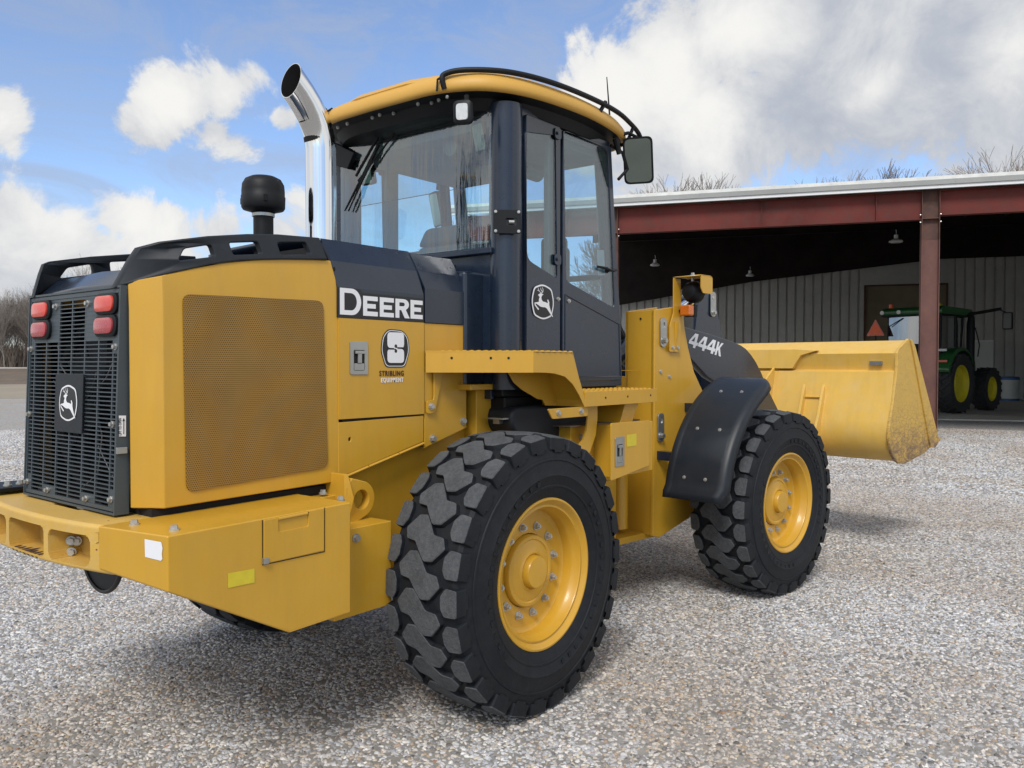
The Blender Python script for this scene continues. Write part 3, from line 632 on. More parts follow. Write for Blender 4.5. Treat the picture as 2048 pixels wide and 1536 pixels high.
# dealer badge
sx, sz = -.383, 1.705
bar = rnd([(sx-.078,sz+.055),(sx-.045,sz+.088),(sx+.045,sz+.085),(sx+.080,sz+.055),(sx+.088,sz-.01),(sx+.060,sz-.083),(sx-.060,sz-.083),(sx-.088,sz-.01)], .02)
gr = lambda P, f: [(sx+(a-sx)*f, sz+(b-sz)*f) for a, b in P]
plate('dealer_badge', gr(bar, 1.06), [], XZ(-.5374), .0008, 'decalblack', loader)
plate('badge_line', gr(bar, 1.0), [gr(bar, .965)], XZ(-.5384), .0008, 'white', loader)
S1 = rnd(rect(sx-.052, sz+.004, sx+.055, sz+.078), .02, 4); S2 = rnd(rect(sx-.052, sz-.066, sx+.055, sz+.000), .02, 4)
plate('badge_letter', [(sx-.052,sz+.012),(sx-.040,sz+.003),(sx+.012,sz+.003),(sx+.012,sz-.006),(sx+.001,sz-.012),(sx-.008,sz-.008),(sx-.010,sz-.001),(sx-.052,sz-.001),(sx-.052,sz-.045),(sx-.034,sz-.066),(sx+.036,sz-.066),(sx+.054,sz-.045),(sx+.054,sz-.012),(sx+.044,sz-.001),(sx+.020,sz-.001),(sx+.012,sz+.003),(sx+.012,sz+.003)][:15]+[(sx+.016,sz-.001),(sx-.010,sz+.004),(sx-.009,sz+.012),(sx+.001,sz+.018),(sx+.010,sz+.014),(sx+.012,sz+.006),(sx+.055,sz+.006),(sx+.055,sz+.055),(sx+.036,sz+.077),(sx-.034,sz+.077),(sx-.052,sz+.055)] if False else S1, [], XZ(-.5394), .0006, 'white', loader)
plate('badge_letter', S2, [], XZ(-.5394), .0006, 'white', loader)
mb = MB(); mb.box((sx-.009,-.5402,sz-.003),(sx+.011,-.5392,sz+.006)); mb.build('badge_bridge', 'white', loader)
mb = MB()
for c, a, b in ((1, .001, .001), (-1, .001, .001)): pass
for cx, cz in ((sx+.001, sz+.013), (sx+.001, sz-.010)): mb.cyl((cx,-.5396,cz),(cx,-.5404,cz),.0085,16)
mb.box((sx+.001,-.5406,sz+.0045),(sx+.056,-.5396,sz+.0085)); mb.box((sx-.053,-.5406,sz-.0035),(sx+.001,-.5396,sz+.0005)); mb.build('badge_cut', 'decalblack', loader)
text_mesh('dealer_name', 'STRIBLING', .034, (-.484,-.538,1.578), (1,0,0), (0,0,1), 'decalbrown', loader, xs=.80, bold=.0006, spacing=1.25)
text_mesh('dealer_name', 'EQUIPMENT', .030, (-.475,-.538,1.548), (1,0,0), (0,0,1), 'white', loader, xs=.74, bold=.0006, spacing=1.25)

# ---- exhaust stack and air pre-cleaner
mb = MB()
path = [(-.390,0,2.18),(-.390,0,2.5),(-.392,0,2.72),(-.398,0,2.78),(-.415,0,2.835),(-.442,0,2.885),(-.478,0,2.934),(-.520,0,2.980),(-.60,0,3.055)]
n = 40; rr = .078
def ring(p, t, r, cut=None):
    p = Vector(p); t = Vector(t).normalized(); u = Vector((0,1,0)); w = t.cross(u)
    out = []
    for k in range(n):
        q = p+r*(math.cos(2*PI*k/n)*u+math.sin(2*PI*k/n)*w)
        if cut is not None:
            d, nn = cut; q = q+t*((Vector(d)-q).dot(nn)/t.dot(nn))
        out.append(q)
    return out
cutn = Vector((-1,0,.22)).normalized(); cutp = Vector((-.572,0,3.03))
rows = []
for i, p in enumerate(path):
    t = Vector(path[min(i+1, len(path)-1)])-Vector(path[max(i-1, 0)]); rows.append(ring(p, t, rr, (cutp, cutn) if i == len(path)-1 else None))
mb.grid(rows, 0, True)
tl = Vector(path[-1])-Vector(path[-2])
inner = [ring(path[-1], tl, rr-.003, (cutp, cutn)), ring(path[-3], Vector(path[-2])-Vector(path[-4]), rr-.003), ring(path[-5], Vector(path[-4])-Vector(path[-6]), rr-.003), ring(path[2], (0,0,1), rr-.003)]
mb.grid([rows[-1], inner[0]], 0, True); mb.grid(inner, 1, True); mb.add(inner[-1], [tuple(range(n))], 1)
mb.build('exhaust_stack', ['chrome','void'], loader, 60)
mb = MB(); cx, cy = -.665, .10
mb.lathe([(.048,2.16),(.048,2.375),(.072,2.385),(.098,2.392),(.104,2.402),(.106,2.455),(.103,2.460),(.103,2.485),(.100,2.515),(.086,2.540),(.060,2.553),(.02,2.558),(.001,2.558)], 40, (cx,cy,0), 'Z')
for a in (.2, 2.2, 4.2): mb.box((cx+.105*math.cos(a)-.007, cy+.105*math.sin(a)-.007, 2.42),(cx+.105*math.cos(a)+.007, cy+.105*math.sin(a)+.007, 2.45))
mb.build('air_precleaner', 'black', loader, 40)
mb = MB(); mb.lathe([(.049,2.358),(.054,2.358),(.054,2.373),(.049,2.373)], 30, (cx,cy,0), 'Z'); mb.build('clamp', 'steel', loader)

# ================================================================== cab
cab = loader
CY = .70
def lean(z): return 0.0
sideout = [(.31,1.50),(1.425,1.50),(1.345,2.30),(1.262,3.0),(.31,3.0)]
qwin = rnd([(0.391, 2.873), (0.678, 2.914), (0.696, 2.108), (0.41, 2.191)], [.03,.03,.03,.05], 4)
dwin = rnd([(0.751, 2.953), (1.217, 2.941), (1.305, 1.984), (0.779, 2.109)], [.035,.05,.03,.03], 4)
for s in (-1, 1):
    o = plate('side_frame', sideout, [rnd([(.43,2.14),(.70,2.08),(.70,2.93),(.43,2.93)], .03), rnd([(.755,2.09),(1.345,1.92),(1.318,2.30),(1.248,2.93),(.755,2.93)], .03)], XZ(s*.672), .045, 'slate', cab, .004)
    # door with its own frame, window and lower panel
    dout = [(.742,1.535),(1.395,1.535),(1.375,1.90),(1.325,2.30),(1.256,2.965),(.742,2.955)]
    d = plate('door', rnd(dout, .02), [dwin], XZ(s*.703), .022, 'slate', cab, .004)
    plate('door_window', [(a, b) for a, b in dwin], [], XZ(s*.705), .005, 'sideglass', d)
    # pressed edge of the lower door panel
    mb = MB(); mb.tube([(.765,s*.715,2.03),(1.352,s*.715,1.885),(1.372,s*.715,1.56),(.765,s*.715,1.56),(.765,s*.715,2.03)], .004, 6); mb.build('panel_bead', 'slate', d)
    q = plate('corner_panel', rnd([(.405,1.53),(.722,1.53),(.722,2.965),(.405,2.965)], .015), [qwin], XZ(s*.703), .018, 'slate', cab, .004)
    plate('corner_window', qwin, [], XZ(s*.704), .005, 'sideglass', q)
    for z in (2.22, 2.92):
        mb = MB(); mb.prism([(a, s*.716, b) for a, b in rnd(rect(.655, z-.03, .715, z+.03), .02)], (0,s*.006,0)); mb.bolt((.675,s*.722,z),(0,s,0),.008,.006); mb.build('hinge', 'slate', q)
    mb = MB(); mb.tube([(1.10,s*.715,2.22),(1.14,s*.74,2.215),(1.24,s*.74,2.205),(1.29,s*.73,2.215)], .008, 8); mb.bolt((1.2,s*.72,2.208),(0,s,0),.014,.01); mb.build('door_handle', 'black', d)
    for x, z in ((.695,2.00),(.80,1.995)):
        mb = MB(); mb.bolt((x,s*.716,z),(0,s,0),.009,.007); mb.build('bolt', 'bolt', d)
    mb = MB(); mb.tube([(1.405,s*.70,1.62),(1.435,s*.70,1.62)], .014, 8); mb.build('door_stop', 'black', d)
    # round corner post
    mb = MB(); cx, cy = .322, s*.640; prof = []
    for z in (1.50, 3.0):
        prof.append([(cx+.088*math.cos(a), cy+s*.085*math.sin(a), z) for a in [2*PI*k/40 for k in range(40)]])
    mb.loft(prof[0], prof[1]); mb.build('corner_post', 'slate', cab, 50)
    # front pillar
    mb = MB(); mb.tube([(1.46,s*.60,1.50),(1.40,s*.60,2.2),(1.31,s*.60,3.0)], .045, 12); mb.build('front_pillar', 'slate', cab)
# small sticker low in the door window
plate('window_sticker', [(1.121, 2.323), (1.199, 2.331), (1.212, 2.18), (1.133, 2.171)], [], XZ(-.6995), .001, 'greydecal', cab)
# plate on the post
pp = [(0.136, 2.416), (0.326, 2.444), (0.326, 2.324), (0.137, 2.3)]
a0, a1 = min(p[0] for p in pp), max(p[0] for p in pp); b0, b1 = min(p[1] for p in pp), max(p[1] for p in pp)
pc = Vector((.322-.088*.78, -.640-.085*.72, (b0+b1)/2)); pu = Vector((.70,-.714,0)); 
o = plate('post_cover', rnd(rect(-.072,-.062,.072,.062), .012), [rnd(rect(-.005,-.017,.05,.017), .006)], (pc-pu.cross(Vector((0,0,1)))*-.012, pu, (0,0,1)), .010, 'black', cab, .002)
nn = pu.cross(Vector((0,0,1)))
for a in (-.06,.06):
    for b in (-.05,.05):
        mb = MB(); mb.bolt(pc+nn*.018+pu*a+Vector((0,0,b)), nn, .006, .004); mb.build('bolt', 'bolt', o)
mb = MB(); q = pc+nn*.006+pu*.022; mb.cyl(q-pu*.012, q+pu*.016, .011, 12); mb.build('socket', 'steel', o)
# rear window frame, glass, lower rear wall
rf = plate('rear_frame_panel', [(-.60,1.45),(.60,1.45),(.60,3.0),(-.60,3.0)], [rnd([(-.585,2.262),(.585,2.262),(.585,2.955),(-.585,2.955)], .02)], ((.262,0,0),(0,1,0),(0,0,1)), .03, 'slate', cab, .003)
mb = MB(); g = [(.262-.018*math.cos(y/.62*PI/2)-.02, y) for y in [-.63+1.26*k/16 for k in range(17)]]
mb.grid([[(x, y, z) for x, y in g] for z in (2.252, 2.5, 2.75, 2.965)]); o = mb.build('rear_window', 'rearglass', cab, 60)
plate('window_edge', [(-.632,2.25),(.632,2.25),(.632,2.97),(-.632,2.97)], [rnd([(-.598,2.275),(.598,2.275),(.598,2.945),(-.598,2.945)], .03)], ((.250,0,0),(0,1,0),(0,0,1)), .003, 'decalblack', cab)
mb = MB(); mb.box((.215,-.625,2.215),(.262,.625,2.246)); mb.build('window_sill', 'slate', cab, bevel=.006)
mb = MB(); mb.box((.10,-.545,1.50),(.262,.545,2.12)); mb.build('rear_wall', 'slate', cab, bevel=.02)
mb = MB(); mb.box((.27,-.66,1.46),(1.42,.66,1.53)); mb.box((.30,-.65,1.32),(1.30,.65,1.46)); mb.build('cab_floor', 'black', cab, bevel=.01)
mb = MB(); mb.tube([(1.44,-.60,2.2),(1.43,.6,2.2)], .02, 8); mb.box((1.38,-.6,1.5),(1.48,.6,1.98)); mb.box((1.28,-.62,2.92),(1.38,.62,3.0)); mb.build('front_wall', 'slate', cab)
mb = MB(); mb.add([(1.44,-.56,1.98),(1.44,.56,1.98),(1.335,.56,2.93),(1.335,-.56,2.93)], [(0,1,2,3)]); mb.build('windshield', 'sideglass', cab)
# interior
mb = MB(); mb.box((.30,-.63,2.90),(1.35,.63,2.975)); mb.box((.285,-.60,2.60),(.30,.60,2.60)); 
mb.tube([(.36,-.2,2.86),(.8,-.2,2.87),(1.2,-.2,2.86)], .05, 12); mb.build('headliner', 'cabinside', cab, bevel=.01)
mb = MB()
for s in (-1,1): mb.box((.66,s*.655-.02,1.55),(.76,s*.655+.02,2.95))
mb.box((.30,.60,1.5),(1.38,.655,2.09)); mb.box((.30,-.655,1.5),(.70,-.60,2.0)); mb.build('cab_trim', 'cabinside', cab, bevel=.01)
mb = MB()
def cushion(lo, hi): mb.box(lo, hi)
mb.box((.66,-.27,1.86),(1.12,.27,1.98)); mb.loft([(x, y, z) for x, y, z in ((.60,-.26,1.95),(.72,-.26,1.95),(.72,.26,1.95),(.60,.26,1.95))], [(.49,-.21,2.34),(.59,-.21,2.36),(.59,.21,2.36),(.49,.21,2.34)]); mb.loft([(.49,-.21,2.34),(.59,-.21,2.36),(.59,.21,2.36),(.49,.21,2.34)], [(.48,-.13,2.45),(.55,-.13,2.46),(.55,.13,2.46),(.48,.13,2.45)]); mb.box((.68,-.2,1.52),(1.0,.2,1.86))
for s in (-1,1): mb.box((.66,s*.34-.05,2.06),(1.0,s*.34+.05,2.13))
mb.build('seat', 'seat', cab, bevel=.035, seg=3)
mb = MB(); mb.box((1.12,-.42,1.5),(1.26,-.30,2.38)); mb.box((1.02,-.50,2.20),(1.12,-.34,2.42)); mb.build('console', 'seat', cab, bevel=.03)
mb = MB(); mb.tube([(1.36,0,1.6),(1.22,0,2.14)], .035, 10); c = Vector((1.2,0,2.18)); t = Vector((-.55,0,.84)); 
u = Vector((0,1,0)); w = t.cross(u); mb.tube([c+.19*(math.cos(a)*u+math.sin(a)*w) for a in [2*PI*k/30 for k in range(31)]], .014, 8, caps=False); mb.tube([c-.19*u, c+.19*u], .012, 8); mb.build('steering_wheel', 'black', cab)
mb = MB(); mb.prism([(a, -.60, b) for a, b in rnd([(.36,2.60),(.47,2.62),(.50,2.80),(.38,2.82)], .04)], (0,.10,0)); mb.prism([(1.30,y,z) for y, z in rnd([(.06,2.60),(.24,2.58),(.27,2.80),(.10,2.86)], .05)], (.03,0,0)); mb.build('speaker_pod', 'seat', cab, bevel=.01)

# wiper on the rear window
mb = MB(); x = .214
mb.tube([(0.205, 0.125, 3.062), (0.205, 0.421, 2.761)], .009, 6); mb.tube([(0.205, 0.051, 2.983), (0.205, 0.403, 2.728)], .006, 6); mb.tube([(0.208, 0.226, 2.914), (0.208, 0.526, 2.567)], [.012,.006], 6); mb.tube([(0.206, 0.245, 2.887), (0.206, 0.492, 2.56)], [.009,.005], 6); mb.cyl(*[(0.24, 0.162, 3.077), (0.19, 0.109, 3.056)], .02, 12)
mb.build('wiper', 'black', cab)
# hanging rear-view mirrors inside and outside
def mirror_pod(c, hd, w, h, par, name='mirror', up=0):
    c = Vector(c); u = Vector((math.cos(hd), math.sin(hd), 0)); v = Vector((0,0,1)); v = (v+u.cross(v)*up).normalized(); n = u.cross(v)
    pts = rnd(rect(-w/2,-h/2,w/2,h/2), [w*.2]*4, 4)
    mb = MB(); A = [c+u*a+v*b for a, b in pts]; B = [c-n*.035+u*a*.93+v*b*.95 for a, b in pts]; Cc = [c-n*.05+u*a*.7+v*b*.75 for a, b in pts]
    mb.loft(A, B); mb.loft(B, Cc); o = mb.build(name, 'black', par, 40)
    plate('mirror_glass', rnd(rect(-w/2+.012,-h/2+.012,w/2-.012,h/2-.012), [w*.17]*4, 4), [], (c+n*.002, u, v), .001, 'mirror', o); return o
mirror_pod((1.42,-.808,2.900), R(-68), .185, .285, cab, 'side_mirror', .36)
mirror_pod((1.42,.93,2.80), R(-112), .16, .26, cab, 'side_mirror', .2)
mb = MB(); mb.tube([(1.27,-.72,3.03),(1.38,-.76,3.07),(1.43,-.79,3.05),(1.44,-.80,2.98)], .011, 8); mb.tube([(1.27,-.70,2.98),(1.36,-.73,2.95),(1.40,-.74,2.85),(1.33,-.72,2.78)], .010, 8); mb.tube([(1.29,-.72,3.02),(1.31,-.74,2.93)], .018, 8); mb.build('mirror_arm', 'black', cab)
mb = MB(); mb.tube([(1.27,.72,3.03),(1.38,.86,3.03),(1.43,.92,2.95)], .011, 8); mb.build('mirror_arm', 'black', cab)
o = mirror_pod((.30,-.47,2.86), R(-100), .11, .16, cab, 'inside_mirror', .25)
o = mirror_pod((.30,.44,2.80), R(-80), .10, .15, cab, 'inside_mirror', .25)
mb = MB(); p = [(0.2, 0.617, 2.992), (0.2, 0.433, 2.901), (0.2, 0.497, 2.813), (0.2, 0.618, 2.855)]; mb.prism(p, (.03,0,0)); mb.tube([(.21,.60,2.98),(.21,.60,2.90)], .012, 8); mb.build('rear_mirror', 'black', cab, bevel=.008)
# far and near roof corner lamps
def worklamp(c, d, par):
    c = Vector(c); d = Vector(d).normalized(); u = d.cross(Vector((0,0,1))).normalized(); v = u.cross(d)
    pts = rnd(rect(-.048,-.058,.048,.058), .026, 4)
    mb = MB(); R0 = [c+u*a*.8+v*b*.8-d*.04 for a, b in pts]; R1 = [c+u*a+v*b-d*.01 for a, b in pts]; R2 = [c+u*a+v*b+d*.015 for a, b in pts]; R3 = [c+u*a*.88+v*b*.88+d*.02 for a, b in pts]
    mb.loft(R0, R1); mb.loft(R1, R2); mb.loft(R2, R3); mb.tube([c-d*.03, c-d*.055+Vector((0,0,.03)), c+Vector((0,0,.10))-d*.05], .012, 8)
    o = mb.build('work_lamp', 'black', par, 40)
    mb = MB(); mb.loft([c+u*a*.66+v*b*.72+d*.018 for a, b in pts], [c+u*a*.62+v*b*.68+d*.026 for a, b in pts]); mb.build('lens', 'lampglass', o, 40); return o
worklamp((-.01,-.635,2.886), (-1,-.42,-.05), cab)
# roof: yellow shell over a dark inner pan
plan = [(-.005,0),(-.002,.20),(.006,.38),(.045,.52),(.13,.655),(.27,.745),(.48,.80),(.80,.825),(1.12,.80),(1.38,.73),(1.55,.60),(1.62,.38),(1.64,0)]
full = plan+[(x, -y) for x, y in plan[-2:0:-1]]
cx = .8
def rg(f, z, dz=0): return [(cx+(x-cx)*f, y*f, z+dz*(1-abs(x-cx))) for x, y in full]
# smooth the ring by subdividing
def densify(P, k=4):
    out = []; m = len(P)
    for i in range(m):
        p0, p1, p2, p3 = [Vector(P[(i+j-1) % m]) for j in range(4)]
        for t in [q/k for q in range(k)]:
            out.append(.5*((2*p1)+(-p0+p2)*t+(2*p0-5*p1+4*p2-p3)*t*t+(-p0+3*p1-3*p2+p3)*t**3))
    return out
rings = [densify(rg(f, z)) for f, z in ((.965,3.035),(.985,3.030),(1.0,3.036),(1.008,3.055),(1.004,3.085),(.975,3.120),(.93,3.142),(.86,3.155),(.6,3.175),(.3,3.182))]
mb = MB(); mb.grid(rings, 0, True); mb.add(rings[-1], [tuple(range(len(rings[-1])))], 0)
roof = mb.build('roof', 'roof_yellow', cab, 50)
mb = MB(); r0 = [densify(rg(f, z)) for f, z in ((.985,3.034),(.90,3.02),(.86,2.965),(.80,2.955))]
mb.grid(r0, 0, True); mb.add(r0[-1], [tuple(range(len(r0[-1])))], 0); mb.build('roof_pan', 'black', cab, 40)
mb = MB()
for y in (-.47,-.40,-.34,-.27,-.05,.03,.10,.30,.40,.47): mb.bolt((.035+.02*(y*7 % 2), y, 3.012), (-.5,0,-1), .007, .006)
mb.build('roof_bolt', 'bolt', roof)
# raised centre cap of the roof between the corner joints
capy = .40
mb = MB(); rows = []
for x, dz in ((.03,.0),(.012,.03),(.05,.062),(.12,.078),(.40,.088),(1.1,.088)):
    rows.append([(x+(.05 if abs(y) > .36 else 0), y, 3.095+dz-(.035 if abs(y) > .40 else 0)) for y in (-.42,-.40,-.385,-.2,0,.2,.385,.40,.42)])
mb.grid(rows); mb.build('roof_cap', 'roof_yellow', cab, 50)
mb = MB()
for s in (-1,1): mb.tube([(-.012,s*.455,3.03),(-.004,s*.452,3.09),(.05,s*.45,3.13)], .006, 6)
mb.build('roof_joint', 'black', roof)
# grab rail round the roof edge
for s in (-1, 1):
    mb = MB(); P_ = [(.025,-.475,3.045),(.012,-.470,3.09),(.02,-.478,3.118),(.06,-.54,3.135),(.14,-.64,3.138),(.25,-.725,3.138),(.42,-.785,3.138),(.65,-.815,3.140),(.95,-.820,3.142),(1.20,-.800,3.142),(1.40,-.765,3.130),(1.52,-.745,3.110),(1.57,-.74,3.075),(1.575,-.74,3.03)]
    P_ = [(x, y*-s if s > 0 else y, z) for x, y, z in P_]
    pd = []
    for i in range(len(P_)-1):
        p0, p1, p2, p3 = [Vector(P_[min(max(i+j-1, 0), len(P_)-1)]) for j in range(4)]
        for t in (0, .25, .5, .75): pd.append(.5*((2*p1)+(-p0+p2)*t+(2*p0-5*p1+4*p2-p3)*t*t+(-p0+3*p1-3*p2+p3)*t**3))
    pd.append(Vector(P_[-1])); mb.tube(pd, .0145, 12)
    mb.tube([(1.02,s*.82,3.160),(.96,s*.805,3.07),(.94,s*.79,3.03)], .012, 8); mb.tube([(1.57,s*.74,3.04),(1.50,s*.73,3.02),(1.36,s*.72,3.0)], .011, 8)
    mb.tube([(1.44,s*.76,3.12),(1.40,s*.74,3.02)], .011, 8)
    mb.build('grab_rail', 'black', cab, 50)
mb = MB(); mb.tube([(1.375,-.63,3.06),(1.37,-.63,3.20),(1.335,-.63,3.43)], [.010,.006,.003], 8); mb.build('antenna', 'black', cab)

# ================================================================== platform and steps
z0, z1 = 1.592, 1.700
mb = MB()
Pp = [(-.185,-.545),(.155,-.95),(.500,-.95),(.60,-.70),(.60,-.545)]
mb.prism([(x, y, z1-.004) for x, y in Pp], (0,0,-.006))
mb.add([(-.185,-.545,z1),(.155,-.95,z1),(.155,-.95,z0),(-.185,-.545,z0)], [(0,1,2,3)])
mb.add([(-.182,-.540,z1),(.158,-.944,z1),(.158,-.944,z0),(-.182,-.540,z0)], [(0,1,2,3)])
fe = [(.155,1.700),(.500,1.698),(.560,1.56),(.640,1.408),(.615,1.402),(.560,1.470),(.500,1.528),(.43,1.568),(.34,1.585),(.26,1.590),(.155,1.592)]
mb.prism([(x, -.950, z) for x, z in fe], (0,.006,0))
mb.prism([(.500,-.944,1.698),(.560,-.944,1.56),(.640,-.944,1.408),(.640,-.70,1.408),(.560,-.70,1.56),(.500,-.70,1.698)][:3]+[(.640,-.60,1.408),(.560,-.60,1.56),(.500,-.60,1.698)], (.006,0,.002))
mb.prism([(0.191, -0.76, 1.594), (0.241, -0.76, 1.539), (0.312, -0.76, 1.499), (0.444, -0.76, 1.448), (0.493, -0.76, 1.441), (0.516, -0.76, 1.41), (0.914, -0.76, 1.389), (0.867, -0.76, 1.457), (0.775, -0.76, 1.511), (0.652, -0.76, 1.555), (0.511, -0.76, 1.592)], (0,.006,0))
plat = mb.build('platform', 'yellow', loader, bevel=.002)
mb = MB()
for i in range(13):
    for j in range(16):
        x = -.14+.05*i+(.025 if j % 2 else 0); y = -.57-.025*j
        if x < -.185+(-.545-y)*.84+.03 or x > .57: continue
        mb.lathe([(.013,0),(.012,.005),(.007,.0075),(.006,.004)], 8, (x, y, z1-.004), 'Z')
mb.build('tread_studs', 'yellow', plat)
def along(t, z): return (-.185+.34*t, -.545-.405*t-.0022, z)
mb = MB()
for t in (.235,.60,.765): 
    p = Vector(along(t, 1.664)); d = Vector((-.405,-.34,0)).normalized(); p2 = p+d*.0; mb.cyl(p2-d*.001, p2+d*.0012, .0062, 12)
mb.build('step_holes', 'void', plat)
plate('platform_bracket', rnd([(-.165,1.595),(-.075,1.595),(-.120,1.49),(-.135,1.395),(-.205+.03,1.395),(-.205+.03,1.455),(-.155,1.46),(-.150,1.49)][:1]+[(-.060,1.595),(-.118,1.40),(-.135,1.388),(-.172,1.388),(-.178,1.395),(-.178,1.452),(-.130,1.456),(-.126,1.48),(-.128,1.595)], .004), [], XZ(-.541), .008, 'yellow', loader, .002)
mb = MB(); mb.bolt((-.150,-.546,1.424),(0,-1,0),.013,.012); mb.build('bolt','bolt', loader)
# lower step with serrated treads
mb = MB(); mb.box((.622,-.952,1.404),(1.410,-.946,1.486)); mb.box((.622,-.95,1.476),(1.410,-.66,1.482)); mb.box((.622,-.95,1.404),(.630,-.66,1.48)); mb.box((1.404,-.95,1.404),(1.410,-.66,1.48))
step = mb.build('lower_step', 'yellow', loader, bevel=.002)
mb = MB()
for i in range(15):
    for j in range(6): mb.lathe([(.014,0),(.013,.007),(.007,.010),(.006,.005)], 8, (.66+.05*i+(.025 if j % 2 else 0), -.925-.0+.045*j, 1.481), 'Z')
mb.build('tread_studs', 'yellow', step)
mb = MB()
for x in (.82,1.06,1.33): mb.cyl((x,-.9525,1.448),(x,-.954,1.448),.0062,12)
mb.build('step_holes', 'void', step)
o = plate('step_bracket', rnd([(.30,1.405),(.67,1.405),(.67,1.352),(.34,1.352)], .01), [], XZ(-.93), .008, 'yellow', loader, .002)
for x in (.39,.60):
    mb = MB(); mb.bolt((x,-.935,1.382),(0,-1,0),.012,.010); mb.build('bolt','bolt', o)
# curved strut and angled strut below
def strap(pts, w, t, name):
    mb = MB(); A = []; B = []
    for i, p in enumerate(pts):
        p = Vector(p); d = (Vector(pts[min(i+1,len(pts)-1)])-Vector(pts[max(i-1,0)])).normalized(); n_ = d.cross(Vector((0,1,0)))
        A.append((p-n_*w/2, p+n_*w/2))
    for k in range(len(A)-1):
        (a, b), (c, d_) = A[k], A[k+1]
        mb.add([a,b,d_,c,a+Vector((0,t,0)),b+Vector((0,t,0)),d_+Vector((0,t,0)),c+Vector((0,t,0))], [(0,1,2,3),(7,6,5,4),(0,4,5,1),(1,5,6,2),(2,6,7,3),(3,7,4,0)])
    return mb.build(name, 'yellow', loader)
strap([(.80,-.88,1.405),(.80,-.88,1.33),(.785,-.88,1.25),(.74,-.88,1.18),(.66,-.88,1.13)], .10, .01, 'step_strut')
mb = MB(); mb.prism([(1.12,-.90,1.404),(1.28,-.90,1.404),(1.20,-.90,1.285),(1.06,-.90,1.285)], (0,.30,0)); mb.build('step_strut', 'yellow', loader, bevel=.003)
# tool box behind the wheel
mb = MB(); mb.box((.94,-.93,.985),(1.40,-.50,1.287)); box = mb.build('battery_box', 'yellow', loader, bevel=.004)
mb = MB(); mb.box((.70,-.80,1.02),(.94,-.50,1.285)); mb.build('battery_box_side', 'yellow', loader, bevel=.004)
mb = MB(); mb.box((.64,-.84,1.288),(1.40,-.50,1.294)); mb.build('box_top', 'brownplate', loader)
ld = plate('box_lid', rnd([(.885,.975),(1.315,1.020),(1.325,1.035),(1.325,1.296),(.885,1.302)], .01), [], XZ(-.945), .008, 'yellow', loader, .002)
latch((.975,1.135), .10, .17, -.9515)
mb = MB(); mb.box((1.055,-.951,1.155),(1.165,-.950,1.225)); mb.build('reflector', 'reflector', ld)
mb = MB(); mb.bolt((.80,-.805,1.22),(0,-1,0),.014,.010); mb.build('bolt','bolt', loader)
# fuel tank and fittings under the cab
mb = MB()
tk = rnd([(.28,1.41),(1.35,1.41),(1.33,1.22),(.70,1.17),(.42,1.20),(.27,1.30)], .06, 4)
mb.prism([(x, -.72, z) for x, z in tk], (0,1.44,0)); mb.build('fuel_tank', 'charcoal', loader, bevel=.04, seg=3)
mb = MB(); mb.box((.22,-.70,1.345),(.42,-.60,1.352)); mb.box((.24,-.66,1.32),(.30,-.62,1.345)); mb.build('mount_bolt', 'steel', loader)
mb = MB()
mb.tube([(1.3,-.66,1.36),(1.42,-.62,1.33),(1.5,-.5,1.28),(1.62,-.42,1.30)], .02, 8); mb.tube([(1.2,-.7,1.30),(1.36,-.66,1.29),(1.5,-.55,1.24),(1.7,-.4,1.2)], .016, 8)
mb.tube([(1.3,-.3,1.9),(1.6,-.34,2.1),(1.85,-.3,2.02),(2.1,-.2,1.98)], .022, 8); mb.tube([(1.5,-.12,1.6),(1.9,-.15,2.06),(2.2,-.1,2.06),(2.4,-.1,1.85)], .03, 10); mb.tube([(1.5,.02,1.6),(2.1,.02,2.04),(2.4,.0,2.05),(2.6,.0,1.85)], .03, 10)
mb.build('hydraulic_hose', 'rubberhose', loader)

# ================================================================== front half
# towers
tw = [(1.987, 2.006), (2.333, 2.051), (2.347, 1.881), (2.386, 1.739), (2.464, 1.541), (2.57, 1.375), (2.579, 0.637), (2.07, 0.5), (1.966, 0.48), (1.616, 0.53), (1.664, 1.203)]
TP = [(1.985,2.007),(2.325,2.052),(2.345,1.90),(2.39,1.76),(2.47,1.58),(2.60,1.42),(2.72,1.20),(2.72,.60),(2.12,.455),(2.05,.44),(1.98,.46),(1.985,1.2)]
for s in (-1, 1):
    o = plate('tower_plate', TP, [], XZ(s*.58), .03, 'yellow', loader, .005); fr(o)
    o2 = plate('tower_plate', [(x-.0, z) for x, z in TP], [], XZ(s*.36), .03, 'yellow', loader, .005); fr(o2)
    mb = MB(); mb.box((1.985,s*.47-.118,.46),(2.005,s*.47+.118,2.005)); fr(mb.build('tower_back', 'yellow', loader, bevel=.003))
    mb = MB(); mb.cyl((1.983,s*.48,1.95),(1.98,s*.48,1.95),.008,12); fr(mb.build('drain_hole', 'void', loader))
    for px, pz, h in ((2.075,1.87,.115),(2.05,1.215,.115)):
        a = plate('pin_keeper', rnd(rect(px-.035, pz-h, px+.035, pz+h*.75), .034, 5), [[(px+.004+.012*math.cos(t), pz+h*.3+.02*math.sin(t)) for t in [2*PI*k/14 for k in range(14)]]], XZ(s*.604), .010, 'steel', loader, .002); fr(a)
        mb = MB(); mb.bolt((px, s*.611, pz-h*.62), (0,s,0), .019, .02); mb.cyl((px+.002,s*.59,pz+h*.3),(px+.002,s*.602,pz+h*.3),.03,18); mb.build('bolt','steel', a)
    for x, z in ((2.055,1.585),(2.16,1.55)):
        mb = MB(); mb.bolt((x, s*.595, z), (0,s,0), .011, .008); fr(mb.build('bolt','bolt', loader))
